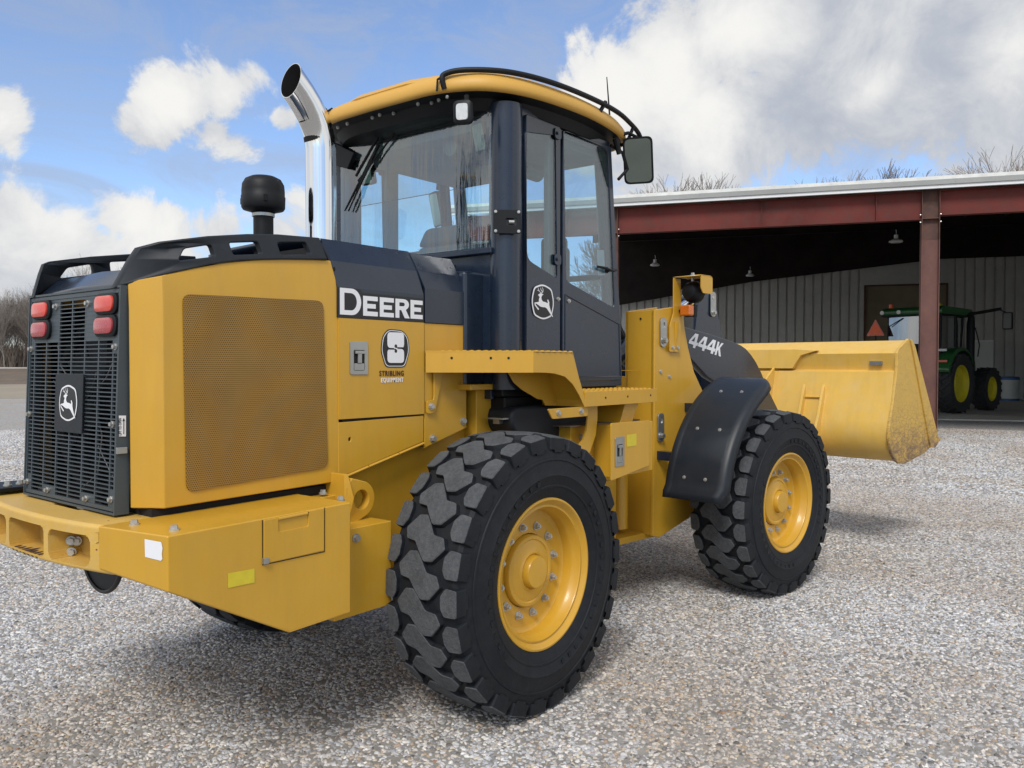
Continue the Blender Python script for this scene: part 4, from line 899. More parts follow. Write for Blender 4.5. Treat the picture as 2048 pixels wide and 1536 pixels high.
mb = MB(); mb.box((1.75,-.35,.45),(2.75,.35,.62)); mb.box((2.0,-.36,.6),(2.08,.36,1.55)); mb.cyl((1.62,0,.45),(1.62,0,1.1),.11,20)
mb.box((1.60,-.34,.46),(1.99,-.28,1.30)); mb.box((1.60,.28,.46),(1.99,.34,1.30)); mb.cyl((1.86,-.40,.5),(1.86,-.40,1.28),.055,20); mb.cyl((1.86,.40,.5),(1.86,.40,1.28),.055,20)
mb.box((1.56,-.52,.425),(2.12,.52,.47)); mb.box((1.2,-.34,1.0),(1.7,.34,1.04)); mb.box((1.2,-.34,.55),(1.7,.34,.59))
fr(mb.build('front_frame', 'yellow', loader, bevel=.006))
mb = MB(); mb.box((1.50,-.50,1.00),(1.66,-.497,1.055)); fr(mb.build('notice_plate', 'white', loader))
mb = MB(); mb.box((1.48,-.50,.935),(1.66,-.497,.99)); o = fr(mb.build('warning_plate', 'decalblack', loader))
mb = MB(); mb.box((1.50,-.4985,.978),(1.64,-.4975,.985)); mb.box((1.50,-.4985,.955),(1.64,-.4975,.957)); mb.box((1.50,-.4985,.962),(1.64,-.4975,.964)); mb.build('warning_lines', 'white', o)
mb = MB(); mb.box((1.45,-.497,.40),(1.70,-.34,1.10)); 
for z in (.84,.70): mb.box((1.50,-.56,z),(1.60,-.497,z+.035))
fr(mb.build('hinge_block', 'yellow', loader, bevel=.004))
mb = MB(); mb.cyl((1.36,-.52,1.48),(1.36,-.40,1.9),.05,16); mb.tube([(1.62,-.3,1.40),(1.9,-.3,1.52)], .045, 14); fr(mb.build('steer_cylinder', 'yellow', loader))
mb = MB(); mb.tube([(1.56,-.30,1.58),(1.56,-.30,1.78)], .06, 16); fr(mb.build('cylinder_rod', 'chrome', loader))
# lift arms
arm = [(2.18,1.98),(2.30,1.975),(2.43,1.918),(2.82,1.868),(3.18,1.812),(3.28,1.79),(3.36,1.762),(3.44,1.715),(3.52,1.655),(3.60,1.575),(3.74,1.41),(3.90,1.245),(4.18,.98),(4.30,.86),(4.34,.76),(4.28,.70),(4.18,.70),(4.05,.80),(3.55,1.20),(3.30,1.36),(3.05,1.45),(2.80,1.54),(2.50,1.72),(2.30,1.79),(2.18,1.82)]
for s in (-1, 1):
    o = plate('lift_arm', arm, [], XZ(s*.47), .06, 'slate', loader, .006); fr(o)
    if s < 0: armr = o
    mb = MB(); mb.cyl((2.28,s*.56,1.90),(2.28,s*.36,1.90),.06,20); mb.cyl((4.24,s*.52,.78),(4.24,s*.38,.78),.055,20); fr(mb.build('arm_pin', 'steel', loader))
    mb = MB(); mb.tube([(2.25,s*.47,1.05),(2.85,s*.47,1.28)], .055, 16, 0); mb.tube([(2.85,s*.47,1.28),(3.25,s*.47,1.42)], .032, 16, 1); fr(mb.build('lift_cylinder', ['yellow','chrome'], loader))
mb = MB(); mb.box((3.30,-.45,1.42),(3.42,.45,1.60)); fr(mb.build('arm_crosstube', 'slate', loader, bevel=.02))
# model number
def four(x, y, w, h, t):
    o = [(x,y+h*.20),(x+w*.55,y+h*.20),(x+w*.55,y),(x+w*.82,y),(x+w*.82,y+h*.20),(x+w,y+h*.20),(x+w,y+h*.42),(x+w*.82,y+h*.42),(x+w*.82,y+h),(x+w*.45,y+h),(x,y+h*.42)]
    return o, [[(x+w*.22,y+h*.42),(x+w*.55,y+h*.42),(x+w*.55,y+h*.80)]]
def kay(x, y, w, h, t): return [(x,y),(x+w*.28,y),(x+w*.28,y+h*.32),(x+w*.38,y+h*.44),(x+w*.72,y),(x+w*1.05,y),(x+w*.58,y+h*.60),(x+w,y+h),(x+w*.68,y+h),(x+w*.28,y+h*.54),(x+w*.28,y+h),(x,y+h)], []
th = -.135; mo, m1, m2 = [Vector(q) for q in ((2.527, -0.502, 1.771), (2.971, -0.502, 1.697), (2.572, -0.502, 1.875))]; mu = (m1-mo)/.457; mv = (m2-mo)/.088
gro = lambda P_, g: P_
for k, (o_, h_) in enumerate([four(0,0,.118,.088,0), four(.124,0,.118,.088,0), four(.248,0,.118,.088,0), kay(.372,0,.085,.086,0)]):
    fr(plate('model_digit', o_, h_, (mo, mu, mv), .0012, 'white', loader))
# bellcrank and bucket link in the middle
bc = rnd([(3.17,1.70),(3.24,2.10),(3.32,2.26),(3.40,2.31),(3.48,2.27),(3.54,2.12),(3.68,1.70),(3.58,1.35),(3.3,1.35)], .06, 4)
for y in (-.10,.10): fr(plate('bellcrank', bc, [], XZ(y), .035, 'slate', loader, .004))
kx, kz = 3.46, 2.15
a = plate('pin_keeper', rnd(rect(kx-.04, kz-.11, kx+.04, kz+.10), .038, 5), [], XZ(-.128), .010, 'steel', loader, .002); fr(a)
mb = MB(); mb.bolt((kx,-.134,kz-.075),(0,-1,0),.018,.018); mb.cyl((kx,-.13,kz+.05),(kx,-.137,kz+.05),.014,14); mb.build('bolt','bolt', a)
mb = MB(); mb.tube([(2.15,0,1.60),(2.85,0,1.98)], .075, 18, 0); mb.tube([(2.80,0,1.95),(3.38,0,2.20)], .038, 16, 1); mb.cyl((3.39,-.09,2.20),(3.39,.09,2.20),.065,18,1); fr(mb.build('tilt_cylinder', ['slate','chrome'], loader))
mb = MB(); mb.tube([(2.45,-.26,1.92),(2.65,-.20,2.02),(2.82,-.12,2.03)], .02, 8); mb.tube([(2.60,-.30,1.80),(2.75,-.25,2.06),(2.95,-.1,2.1)], .018, 8); fr(mb.build('tilt_hose', 'rubberhose', loader))
mb = MB(); mb.tube([(3.35,0,1.45),(4.20,0,1.38)], .05, 14); fr(mb.build('bucket_link', 'slate', loader))
# lamp bracket on each tower
def lampset(s):
    f = lambda x, z: (x, z)
    strip = rnd([(2.135,1.722),(2.262,1.722),(2.27,1.93),(2.275,2.0),(2.262,2.235),(2.178,2.235),(2.178,1.99),(2.135,1.90)], .008)
    o = plate('lamp_bracket', strip, [], XZ(s*.612), .008, 'yellow', loader, .002); fr(o)
    mb = MB()
    hook = [(2.196,s*.612),(2.196,s*.70),(2.196,s*.76)]
    # folded hood over the lamp: top leaf and outer drop
    y0, y1 = s*.60, s*.80
    prof = [(2.19,2.243),(2.23,2.25),(2.35,2.25),(2.37,2.245)]
    mb.grid([[(x, y0, z) for x, z in prof],[(x, y1, z) for x, z in prof]])
    drop = rnd([(2.235,2.248),(2.365,2.248),(2.378,2.235),(2.378,2.125),(2.26,2.125),(2.235,2.16)], .01)
    mb.prism([(x, y1, z) for x, z in drop], (0,-s*.006,0))
    q = mb.build('lamp_hood', 'yellow', loader); sd = q.modifiers.new('Solid', 'SOLIDIFY'); sd.thickness = .006; fr(q)
    mb = MB(); c = (2.30,s*.69,2.155)
    mb.tube([(2.235,s*.69,2.145),(2.245,s*.69,2.145),(2.285,s*.69,2.142),(2.33,s*.69,2.14),(2.345,s*.69,2.14)], [.02,.052,.074,.078,.074], 24, 0); mb.cyl((2.345,s*.69,2.14),(2.352,s*.69,2.14),.07,24,1); mb.cyl((2.30,s*.69,2.2),(2.30,s*.69,2.275),.010,8,2); mb.bolt((2.30,s*.69,2.258),(0,0,1),.012,.014,2)
    fr(mb.build('head_lamp', ['black','lampglass','bolt'], loader, 40))
    mb = MB(); mb.box((2.215,s*.68-.042,1.972),(2.275,s*.68+.042,2.048)); q = fr(mb.build('marker_lamp', 'amber', loader, bevel=.012, seg=3))
    mb = MB(); mb.box((2.277,s*.68-.044,1.968),(2.310,s*.68+.044,2.052)); mb.box((2.24,s*.61,2.0),(2.29,s*.66,2.02)); fr(mb.build('lamp_base', 'black', loader, bevel=.006))
    mb = MB(); mb.prism([(2.19,s*.617,1.93),(2.20,s*.617,1.74),(2.196,s*.64,1.93)], (.012,0,0)); fr(mb.build('bracket_rib', 'yellow', loader))
    for x in (2.168,2.228):
        mb = MB(); mb.bolt((x,s*.617,1.752),(0,s,0),.010,.008); fr(mb.build('bolt','bolt', loader))
lampset(-1); lampset(1)
# front mudguards
def fender(s):
    c = (2.84,.655); y0, y1 = s*.71, s*1.175
    rows = []; N = 26
    for k in range(N+1):
        a = R(174)-(R(174)-R(104))*k/N
        r = .915+(.02 if k < 2 else 0)
        w = y1-s*(.02 if k < 2 else (.11*(1-math.sqrt(1-min(1, ((k-N+6)/6.4))**2)) if k > N-6 else 0))
        pr2 = [(y0, r-.055),(y0+s*.002, r-.012),(y0+s*.012, r+.004),(y0+s*.035,r+.010),(y0+s*.055, r+.002),(y0+s*.07, r),(w-s*.07, r),(w-s*.03, r-.006),(w-s*.012, r-.024),(w, r-.06)]
        rows.append([(c[0]+q*math.cos(a), y, c[1]+q*math.sin(a)) for y, q in pr2])
    mb = MB(); mb.grid(rows); o = mb.build('mudguard', 'fender', loader, 50); sd = o.modifiers.new('Solid', 'SOLIDIFY'); sd.thickness = .010; fr(o)
    for a, y in ((165,.86),(165,1.02),(143,.86),(143,1.03),(120,.87),(120,1.03)):
        mb = MB(); d = Vector((math.cos(R(a)),0,math.sin(R(a)))); p = Vector((c[0], s*y, c[1]))+d*.915; mb.bolt(p, d, .009, .006); mb.build('bolt','bolt', o)
    mb = MB(); mb.box((2.35,min(s*.5,s*.8),1.30),(2.42,max(s*.5,s*.8),1.36)); mb.box((2.02,min(s*.5,s*.8),.98),(2.08,max(s*.5,s*.8),1.04)); fr(mb.build('mudguard_bracket','slate',loader))
fender(-1); fender(1)

# bucket
W = 1.19
outerp = [(4.835,1.850),(4.630,1.765),(4.592,1.735),(4.632,1.588),(4.585,1.578),(4.560,1.45),(4.520,1.30),(4.475,1.16),(4.455,1.07),(4.470,.985),(4.510,.905),(4.575,.845),(4.66,.808),(4.76,.795),(4.86,.798),(5.30,.857),(5.50,.890)]
innerp = [(5.46,.909),(5.28,.884),(4.86,.826),(4.76,.822),(4.67,.834),(4.595,.868),(4.535,.925),(4.498,.995),(4.484,1.07),(4.503,1.152),(4.548,1.29),(4.588,1.44),(4.612,1.56),(4.66,1.60),(4.64,1.735),(4.80,1.815)]
mb = MB(); mb.prism([(x, -W, z) for x, z in outerp+innerp], (0,2*W,0)); bucket = mb.build('bucket', 'yellow_bucket', loader, 25, bevel=.003); fr(bucket)
sp = [(4.845,1.862),(4.63,1.770),(4.598,1.735),(4.60,1.585),(4.57,1.48),(4.525,1.32),(4.47,1.17),(4.44,1.07),(4.452,.975),(4.50,.89),(4.575,.825),(4.665,.788),(4.76,.777),(4.86,.783),(5.26,.835),(5.44,.885),(5.16,1.36),(4.99,1.74),(4.93,1.80)]
for s in (-1, 1):
    o = plate('bucket_side', sp, [], XZ(s*(W+.012)), .024, 'bucketside', loader, .003); fr(o)
    o = plate('side_cutter', [(4.89,1.855),(4.965,1.80),(5.60,.925),(5.50,.87),(5.38,.878),(4.93,1.74),(4.86,1.85)], [], XZ(s*(W+.030)), .016, 'bucketside', loader, .003); fr(o)
mb = MB(); mb.prism([(5.46,-W-.03,.945),(5.68,-W-.03,.945),(5.46,-W-.03,.890)], (0,2*W+.06,0)); fr(mb.build('cutting_edge', 'bucketside', loader, bevel=.002))
for y0 in (-.60,-.42,.42,.60):
    rib = [(4.53,1.46),(4.50,1.40),(4.42,1.18),(4.34,1.02),(4.22,.90),(4.16,.78),(4.20,.70),(4.32,.70),(4.50,.86),(4.47,1.07),(4.54,1.28)]
    mb = MB(); mb.prism([(x, y0-.012, z) for x, z in rib], (0,.024,0)); fr(mb.build('hinge_ear', 'yellow_bucket', loader, bevel=.003))
mb = MB(); mb.prism([(4.52,-.60,1.33),(4.545,-.60,1.33),(4.555,-.60,1.35),(4.51,-.60,1.345)], (0,.18,0)); fr(mb.build('ear_tie', 'yellow_bucket', loader))
mb = MB()   # centre bracket flaring into the top box
mb.prism([(4.57,-.28,1.60),(4.57,.28,1.60),(4.57,.50,1.765),(4.57,.30,1.78),(4.57,-.30,1.78),(4.57,-.52,1.765),(4.57,-.36,1.72)], (.05,0,0)); mb.prism([(4.42,-.10,1.5),(4.42,-.10,1.3),(4.55,-.10,1.25),(4.59,-.10,1.62)], (0,.02,0)); mb.prism([(4.42,.08,1.5),(4.42,.08,1.3),(4.55,.08,1.25),(4.59,.08,1.62)], (0,.02,0)); fr(mb.build('link_bracket', 'yellow_bucket', loader, bevel=.004))
mb = MB(); mb.box((4.592,-1.09,1.632),(4.606,-.98,1.668)); o = mb.build('serial_plate', 'steel', loader, bevel=.002); fr(o)
emblem('emblem', (.548,-.7165,1.975), (1,0,0), (0,0,1), .215, .190, cab)

# ================================================================== ground
def ground_mat(name, kind):
    m, nt, b = new_mat(name); L = nt.links
    tc = nd(nt, 'ShaderNodeTexCoord')
    v1 = nd(nt, 'ShaderNodeTexVoronoi', inp={'Scale': 48.0 if kind != 'far' else 30.0}); L.new(tc.outputs['Object'], v1.inputs['Vector'])
    sp = nd(nt, 'ShaderNodeSeparateColor'); L.new(v1.outputs['Color'], sp.inputs[0])
    st = ramp(nt, [(0, (.22,.22,.22)), (.18, (.38,.38,.385)), (.35, (.52,.52,.525)), (.5, (.66,.65,.64)), (.62, (.42,.35,.27)), (.72, (.58,.57,.55)), (.86, (.80,.79,.76)), (1, (.66,.63,.58))]); L.new(sp.outputs[0], st.inputs[0])
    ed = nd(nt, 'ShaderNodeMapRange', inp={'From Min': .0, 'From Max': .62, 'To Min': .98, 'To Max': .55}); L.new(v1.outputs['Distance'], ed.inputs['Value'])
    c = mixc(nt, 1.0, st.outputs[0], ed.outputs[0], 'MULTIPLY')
    nb = nd(nt, 'ShaderNodeTexNoise', inp={'Scale': .42, 'Detail': 7, 'Roughness': .62, 'Distortion': .6}); L.new(tc.outputs['Object'], nb.inputs['Vector'])
    rb = ramp(nt, [(.45, g3(0)), (.66, g3(.55))]); L.new(nb.outputs[0], rb.inputs[0])
    c = mixc(nt, rb.outputs[0], c, (.36,.29,.21))
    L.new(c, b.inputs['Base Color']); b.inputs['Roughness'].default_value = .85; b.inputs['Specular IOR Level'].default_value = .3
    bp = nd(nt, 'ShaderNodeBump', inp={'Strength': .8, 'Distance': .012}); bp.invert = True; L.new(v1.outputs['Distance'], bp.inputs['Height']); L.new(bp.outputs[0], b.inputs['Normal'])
    return m
M['gravelbase'] = ground_mat('gravel_bed', 'near')
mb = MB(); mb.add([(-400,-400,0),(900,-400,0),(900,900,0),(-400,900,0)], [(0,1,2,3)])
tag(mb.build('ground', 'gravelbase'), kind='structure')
M['bed'] = paint('gap_shaded_gravel_fines', (.25,.235,.21), .9, .3, 2.0, spec=.2, bump=.6, bscale=90, dust=(.42,.41,.385), dustamt=.7)  # fines coloured darker to put shade into the gaps between stones
mb = MB(); mb.add([(-3.08+23.5*math.cos(2*PI*k/64), -3.39+23.5*math.sin(2*PI*k/64), .004) for k in range(64)], [tuple(range(64))]); tag(mb.build('ground', 'bed'), kind='structure')

def stone_mat():
    m, nt, b = new_mat('loose_stone'); L = nt.links
    at = nd(nt, 'ShaderNodeAttribute', attribute_type='INSTANCER', attribute_name='tone')
    r = ramp(nt, [(0,(.14,.14,.14)),(.08,(.27,.27,.275)),(.28,(.41,.42,.445)),(.45,(.54,.555,.58)),(.60,(.64,.65,.665)),(.71,(.53,.50,.46)),(.79,(.44,.35,.26)),(.84,(.64,.58,.48)),(.90,(.72,.71,.69)),(.97,(.84,.83,.80)),(1,(.36,.22,.14))]); L.new(at.outputs['Fac'], r.inputs[0])
    tc = nd(nt, 'ShaderNodeNewGeometry')
    nb = nd(nt, 'ShaderNodeTexNoise', inp={'Scale': .42, 'Detail': 7, 'Roughness': .62, 'Distortion': .6}); L.new(tc.outputs['Position'], nb.inputs['Vector'])
    rb = ramp(nt, [(.44, g3(0)), (.64, g3(.6))]); L.new(nb.outputs[0], rb.inputs[0])
    c = mixc(nt, rb.outputs[0], r.outputs[0], mixc(nt, 1.0, r.outputs[0], (.72,.58,.43), 'MULTIPLY'))
    n2 = nd(nt, 'ShaderNodeTexNoise', inp={'Scale': 160.0, 'Detail': 3}); L.new(tc.outputs['Position'], n2.inputs['Vector'])
    r2 = ramp(nt, [(.3, g3(.75)), (.7, g3(1.12))]); L.new(n2.outputs[0], r2.inputs[0])
    L.new(mixc(nt, 1.0, c, r2.outputs[0], 'MULTIPLY'), b.inputs['Base Color']); b.inputs['Roughness'].default_value = .6; b.inputs['Specular IOR Level'].default_value = .35
    return m
M['stone'] = stone_mat()
def gravel(name, r0, r1, dens, size, seed, sub):
    cx, cy, az = -3.08, -3.39, .67
    N = 24; h = R(58); mb = MB()
    A = [(cx+r0*math.cos(az-h+2*h*k/N), cy+r0*math.sin(az-h+2*h*k/N), .0) for k in range(N+1)]; B = [(cx+r1*math.cos(az-h+2*h*k/N), cy+r1*math.sin(az-h+2*h*k/N), .0) for k in range(N+1)]
    mb.grid([A, B]); o = mb.build(name, 'stone')
    ng = bpy.data.node_groups.new(name+'_scatter', 'GeometryNodeTree'); ng.interface.new_socket('Geometry', in_out='INPUT', socket_type='NodeSocketGeometry'); ng.interface.new_socket('Geometry', in_out='OUTPUT', socket_type='NodeSocketGeometry')
    n = ng.nodes; L = ng.links; gi = n.new('NodeGroupInput'); go = n.new('NodeGroupOutput')
    d = n.new('GeometryNodeDistributePointsOnFaces'); d.inputs['Density'].default_value = dens; d.inputs['Seed'].default_value = seed; L.new(gi.outputs[0], d.inputs['Mesh'])
    j = n.new('GeometryNodeJoinGeometry')
    for q in range(3):
        ico = n.new('GeometryNodeMeshIcoSphere'); ico.inputs['Subdivisions'].default_value = sub; ico.inputs['Radius'].default_value = 1.0
        pos = n.new('GeometryNodeInputPosition'); nz = n.new('ShaderNodeTexNoise'); nz.inputs['Scale'].default_value = .9; nz.noise_dimensions = '4D'; nz.inputs['W'].default_value = q*7.3+seed; L.new(pos.outputs[0], nz.inputs['Vector'])
        sb = n.new('ShaderNodeVectorMath'); sb.operation = 'SUBTRACT'; sb.inputs[1].default_value = (.5,.5,.5); L.new(nz.outputs['Color'], sb.inputs[0])
        sc = n.new('ShaderNodeVectorMath'); sc.operation = 'SCALE'; sc.inputs['Scale'].default_value = 1.5; L.new(sb.outputs[0], sc.inputs[0])
        setp = n.new('GeometryNodeSetPosition'); L.new(ico.outputs[0], setp.inputs[0]); L.new(sc.outputs[0], setp.inputs['Offset'])
        ss = n.new('GeometryNodeSetShadeSmooth'); L.new(setp.outputs[0], ss.inputs[0]); ss.inputs['Shade Smooth'].default_value = True
        sm = n.new('GeometryNodeSetMaterial'); sm.inputs['Material'].default_value = M['stone']; L.new(ss.outputs[0], sm.inputs[0])
        gt = n.new('GeometryNodeGeometryToInstance'); L.new(sm.outputs[0], gt.inputs[0]); L.new(gt.outputs[0], j.inputs[0])
    ip = n.new('GeometryNodeInstanceOnPoints'); L.new(d.outputs['Points'], ip.inputs['Points']); L.new(j.outputs[0], ip.inputs['Instance']); ip.inputs['Pick Instance'].default_value = True
    rr = n.new('FunctionNodeRandomValue'); rr.data_type = 'FLOAT_VECTOR'; rr.inputs[0].default_value = (0,0,0); rr.inputs[1].default_value = (.5,.5,6.283); L.new(rr.outputs[0], ip.inputs['Rotation'])
    rs = n.new('FunctionNodeRandomValue'); rs.data_type = 'FLOAT_VECTOR'; rs.inputs[0].default_value = (size*.38, size*.34, size*.25); rs.inputs[1].default_value = (size*1.4, size*1.05, size*.75); rs.inputs['Seed'].default_value = 5; L.new(rs.outputs[0], ip.inputs['Scale'])
    st = n.new('GeometryNodeStoreNamedAttribute'); st.data_type = 'FLOAT'; st.domain = 'INSTANCE'; st.inputs['Name'].default_value = 'tone'; L.new(ip.outputs[0], st.inputs[0])
    rt = n.new('FunctionNodeRandomValue'); rt.data_type = 'FLOAT'; rt.inputs['Seed'].default_value = 11; L.new(rt.outputs[1], st.inputs['Value'])
    L.new(st.outputs[0], go.inputs[0])
    md = o.modifiers.new('Scatter', 'NODES'); md.node_group = ng
    return tag(o, kind='stuff')
gravel('gravel', .8, 7.0, 4600, .0150, 3, 2)
gravel('gravel', 7.0, 12.0, 2900, .0175, 4, 1)
gravel('gravel', 12.0, 24.0, 900, .024, 9, 1)

# earth track, bank and far field on the left
M['tan'] = paint('dry_dirt', (.30,.26,.20), .9, .12, .15, spec=.2, bump=.3, bscale=6)
M['field'] = paint('brown_winter_field', (.15,.118,.092), .95, .3, .5, spec=.1, dust=(.22,.2,.16), dustamt=.5)
M['road'] = paint('pale_road', (.50,.49,.46), .8, .08, .5)
def strip(name, q, mat, z=None):
    mb = MB(); mb.add(q, [(0,1,2,3)]); return tag(mb.build(name, mat), kind='structure')
def arc(name, r0, z0, r1, z1, mat, a0=60, a1=140):
    N = 24; mb = MB(); f = lambda r, z, a: (-3.08+r*math.cos(R(a)), -3.39+r*math.sin(R(a)), z)
    mb.grid([[f(r0, z0, a0+(a1-a0)*k/N) for k in range(N+1)], [f(r1, z1, a0+(a1-a0)*k/N) for k in range(N+1)]])
    return tag(mb.build(name, mat), kind='structure')
arc('dirt_track', 46, .004, 80, .008, 'tan'); arc('field', 79, .012, 128, 1.12, 'field'); arc('road', 128, 1.12, 131, 1.26, 'road'); arc('field', 131, 1.26, 400, 1.6, 'field')

# ================================================================== bare trees
M['bark'] = paint('winter_bark', (.19,.165,.145), .9, .25, 1.5, spec=.1)
M['barkfar'] = paint('pale_winter_bark', (.27,.24,.215), .9, .25, 1.5, spec=.1)
def grow(seed, H, depth=6, spread=.55, twig=.022, trunk=.22, low=.3):
    rng = random.Random(seed); T = MB(); C = MB()
    def seg(mb, p, q, r0, r1, n=4):
        d = (q-p); 
        if d.length < 1e-5: return
        t = d.normalized(); u = t.orthogonal().normalized(); w = t.cross(u)
        A = [p+r0*(math.cos(2*PI*k/n)*u+math.sin(2*PI*k/n)*w) for k in range(n)]; B = [q+r1*(math.cos(2*PI*k/n)*u+math.sin(2*PI*k/n)*w) for k in range(n)]
        m = len(mb.v); mb.v += [tuple(v) for v in A+B]; mb.f += [(m+i, m+(i+1) % n, m+n+(i+1) % n, m+n+i) for i in range(n)]; mb.i += [0]*n
    def br(p, d, L, r, lev):
        k = 3 if lev < 3 else 2; q = p; dd = d
        for i in range(k):
            dd = (dd+Vector((rng.gauss(0,.12), rng.gauss(0,.12), rng.gauss(.03,.08)))).normalized(); q2 = q+dd*L/k; r2 = r*(1-.22/k*(i+1) if lev else 1-.12*(i+1)/k)
            seg(T if lev == 0 else C, q, q2, max(r, twig*.42), max(r2, twig*.38), 7 if lev == 0 else (4 if lev < 3 else 3))
            if lev < depth and (lev > 0 and i < k-1 or (lev == 0 and i >= 1)):
                for c in range(1 if lev else 2):
                    a = rng.uniform(0, 2*PI); s = rng.uniform(.5, .95)*spread*1.5
                    o = dd.orthogonal().normalized(); o = Matrix.Rotation(a, 3, dd) @ o
                    br(q2, (dd+o*s+Vector((0,0,.12))).normalized(), L*rng.uniform(.55,.75), r2*rng.uniform(.4,.6), lev+1)
            q = q2; r = r2
        if lev < depth:
            for c in range(3 if lev < 2 else rng.choice((2,3))):
                a = rng.uniform(0, 2*PI); o = Matrix.Rotation(a, 3, dd) @ dd.orthogonal().normalized()
                br(q, (dd+o*rng.uniform(.3,.7)*spread*1.6+Vector((0,0,.14))).normalized(), L*rng.uniform(.66,.86), r*rng.uniform(.5,.72), lev+1)
    br(Vector((0,0,-.1)), Vector((rng.gauss(0,.04), rng.gauss(0,.04), 1)), H*low, trunk, 0)
    zs = sorted(v[2] for v in C.v); f = H/zs[int(len(zs)*.998)]
    T.v = [(x*f, y*f, z*f) for x, y, z in T.v]; C.v = [(x*f, y*f, z*f) for x, y, z in C.v]
    return T, C
def make_tree(seed, H, mat='bark', **k):
    T, C_ = grow(seed, H, **k); e = empty('bare_tree')
    for nm, mbx in (('trunk', T), ('crown', C_)):
        me = bpy.data.meshes.new(nm); me.from_pydata(mbx.v, [], mbx.f); me.materials.append(M[mat]); o = bpy.data.objects.new(nm, me); link(o, e)
    return e
protos = [make_tree(11, 15, 'barkfar', twig=.022, trunk=.13, low=.36, spread=.34), make_tree(23, 15, 'bark', twig=.022, trunk=.12, low=.40, spread=.28), make_tree(35, 15, 'barkfar', twig=.022, trunk=.15, low=.34, spread=.36), make_tree(47, 15, 'barkfar', twig=.026, trunk=.26, low=.20, spread=.5, depth=7), make_tree(58, 15, 'bark', twig=.026, trunk=.24, low=.22, spread=.46, depth=7)]
used = set()
def place_tree(k, p, H, rot, label, group):
    src = protos[k]
    if k in used:
        t = src.copy(); COL.objects.link(t)
        for ch in src.children: c = ch.copy(); COL.objects.link(c); c.parent = t
    else: t = src; used.add(k)
    t.location = p; t.rotation_euler = (0, 0, rot); t.scale = (H/15,)*3; tag(t, label, 'tree', group)
G1 = 'bare trees in the woods beyond the field'; G2 = 'bare treetops behind the shed'
rg_ = random.Random(5)
lefts = []
for row, (D, n, z) in enumerate(((112, 15, 1.0), (124, 17, 1.1), (145, 18, 1.3))):
    for i in range(n): lefts.append((-60+ (i+.5+rg_.uniform(-.35,.35))*(330/n), D+rg_.uniform(-5,5), z))
tall = lambda px: 13.0+rg_.uniform(-1.8,1.5)+max(0, min(5, (px-90)/30))
for i, (px, D, z) in enumerate(lefts):
    xx = (px-1024)/1643; dv = (math.cos(.67276)*D, math.sin(.67276)*D); rv = (math.sin(.67276)*xx*D, -math.cos(.67276)*xx*D)
    place_tree(rg_.choice((0,1,2)), (-3.08+dv[0]+rv[0], -3.39+dv[1]+rv[1], z-.2), tall(px)*D/118*.80, rg_.uniform(0, 6), 'leafless grey tree in the woodland edge beyond the brown field', G1)
M['brush'] = paint('brown_brush', (.15,.125,.105), .95, .3, .3, spec=.05)
mb = MB(); rb_ = random.Random(3)
for i in range(9000):
    px = rb_.uniform(-90, 330); D = rb_.uniform(116, 165); xx = (px-1024)/1643; x0 = -3.08+math.cos(.67276)*D+math.sin(.67276)*xx*D; y0 = -3.39+math.sin(.67276)*D-math.cos(.67276)*xx*D
    h = rb_.uniform(1.5, 6.5)*(.6+.4*rb_.random()); a = rb_.gauss(0, .22)*h; b = rb_.gauss(0, .22)*h; ww = rb_.uniform(.03, .09)
    mb.v += [(x0-ww, y0+ww, .8), (x0+ww, y0-ww, .8), (x0+a, y0+b, .9+h)]; n_ = len(mb.v); mb.f.append((n_-3, n_-2, n_-1)); mb.i.append(0)
me = bpy.data.meshes.new('undergrowth'); me.from_pydata(mb.v, [], mb.f); me.materials.append(M['brush']); o = bpy.data.objects.new('undergrowth', me); link(o); tag(o, kind='stuff')
def tree_at(px, D, H, k, label): 
    xx = (px-1024)/1643
    place_tree(k, (-3.08+math.cos(.67276)*D+math.sin(.67276)*xx*D, -3.39+math.sin(.67276)*D-math.cos(.67276)*xx*D, 0), H*.92, rg_.uniform(0, 6), label, G2)
HY = lambda y, D: (733-y)/1643*D+1.63
for px, D, y, k, lb in [(1352,62,346,3,'broad bare tree rising behind the left end of the shed roof'),(1290,66,362,4,'bare treetop between the cab mirror and the broad tree over the roof'),(1404,68,364,3,'low bare treetop right of the broad tree over the shed roof'),
        (1545,78,352,4,'small bare treetop showing mid roof above the bucket'),(1608,80,356,3,'small rounded bare treetop over the roof between two others'),(1690,80,350,4,'low bare treetops close together above the roof near its joint'),(1735,84,356,3,'faint bare treetop just left of the steel column above the roof'),
        (2012,52,288,3,'big bare tree at the far right rising above the shed roof'),
        (905,120,446,4,'bare tree seen through the cab rear window'),(955,118,440,3,'bare tree seen through the right part of the cab rear window'),(862,125,462,1,'slim bare tree seen through the cab beside the seat back')]:
    tree_at(px, D, HY(y, D), k, lb)

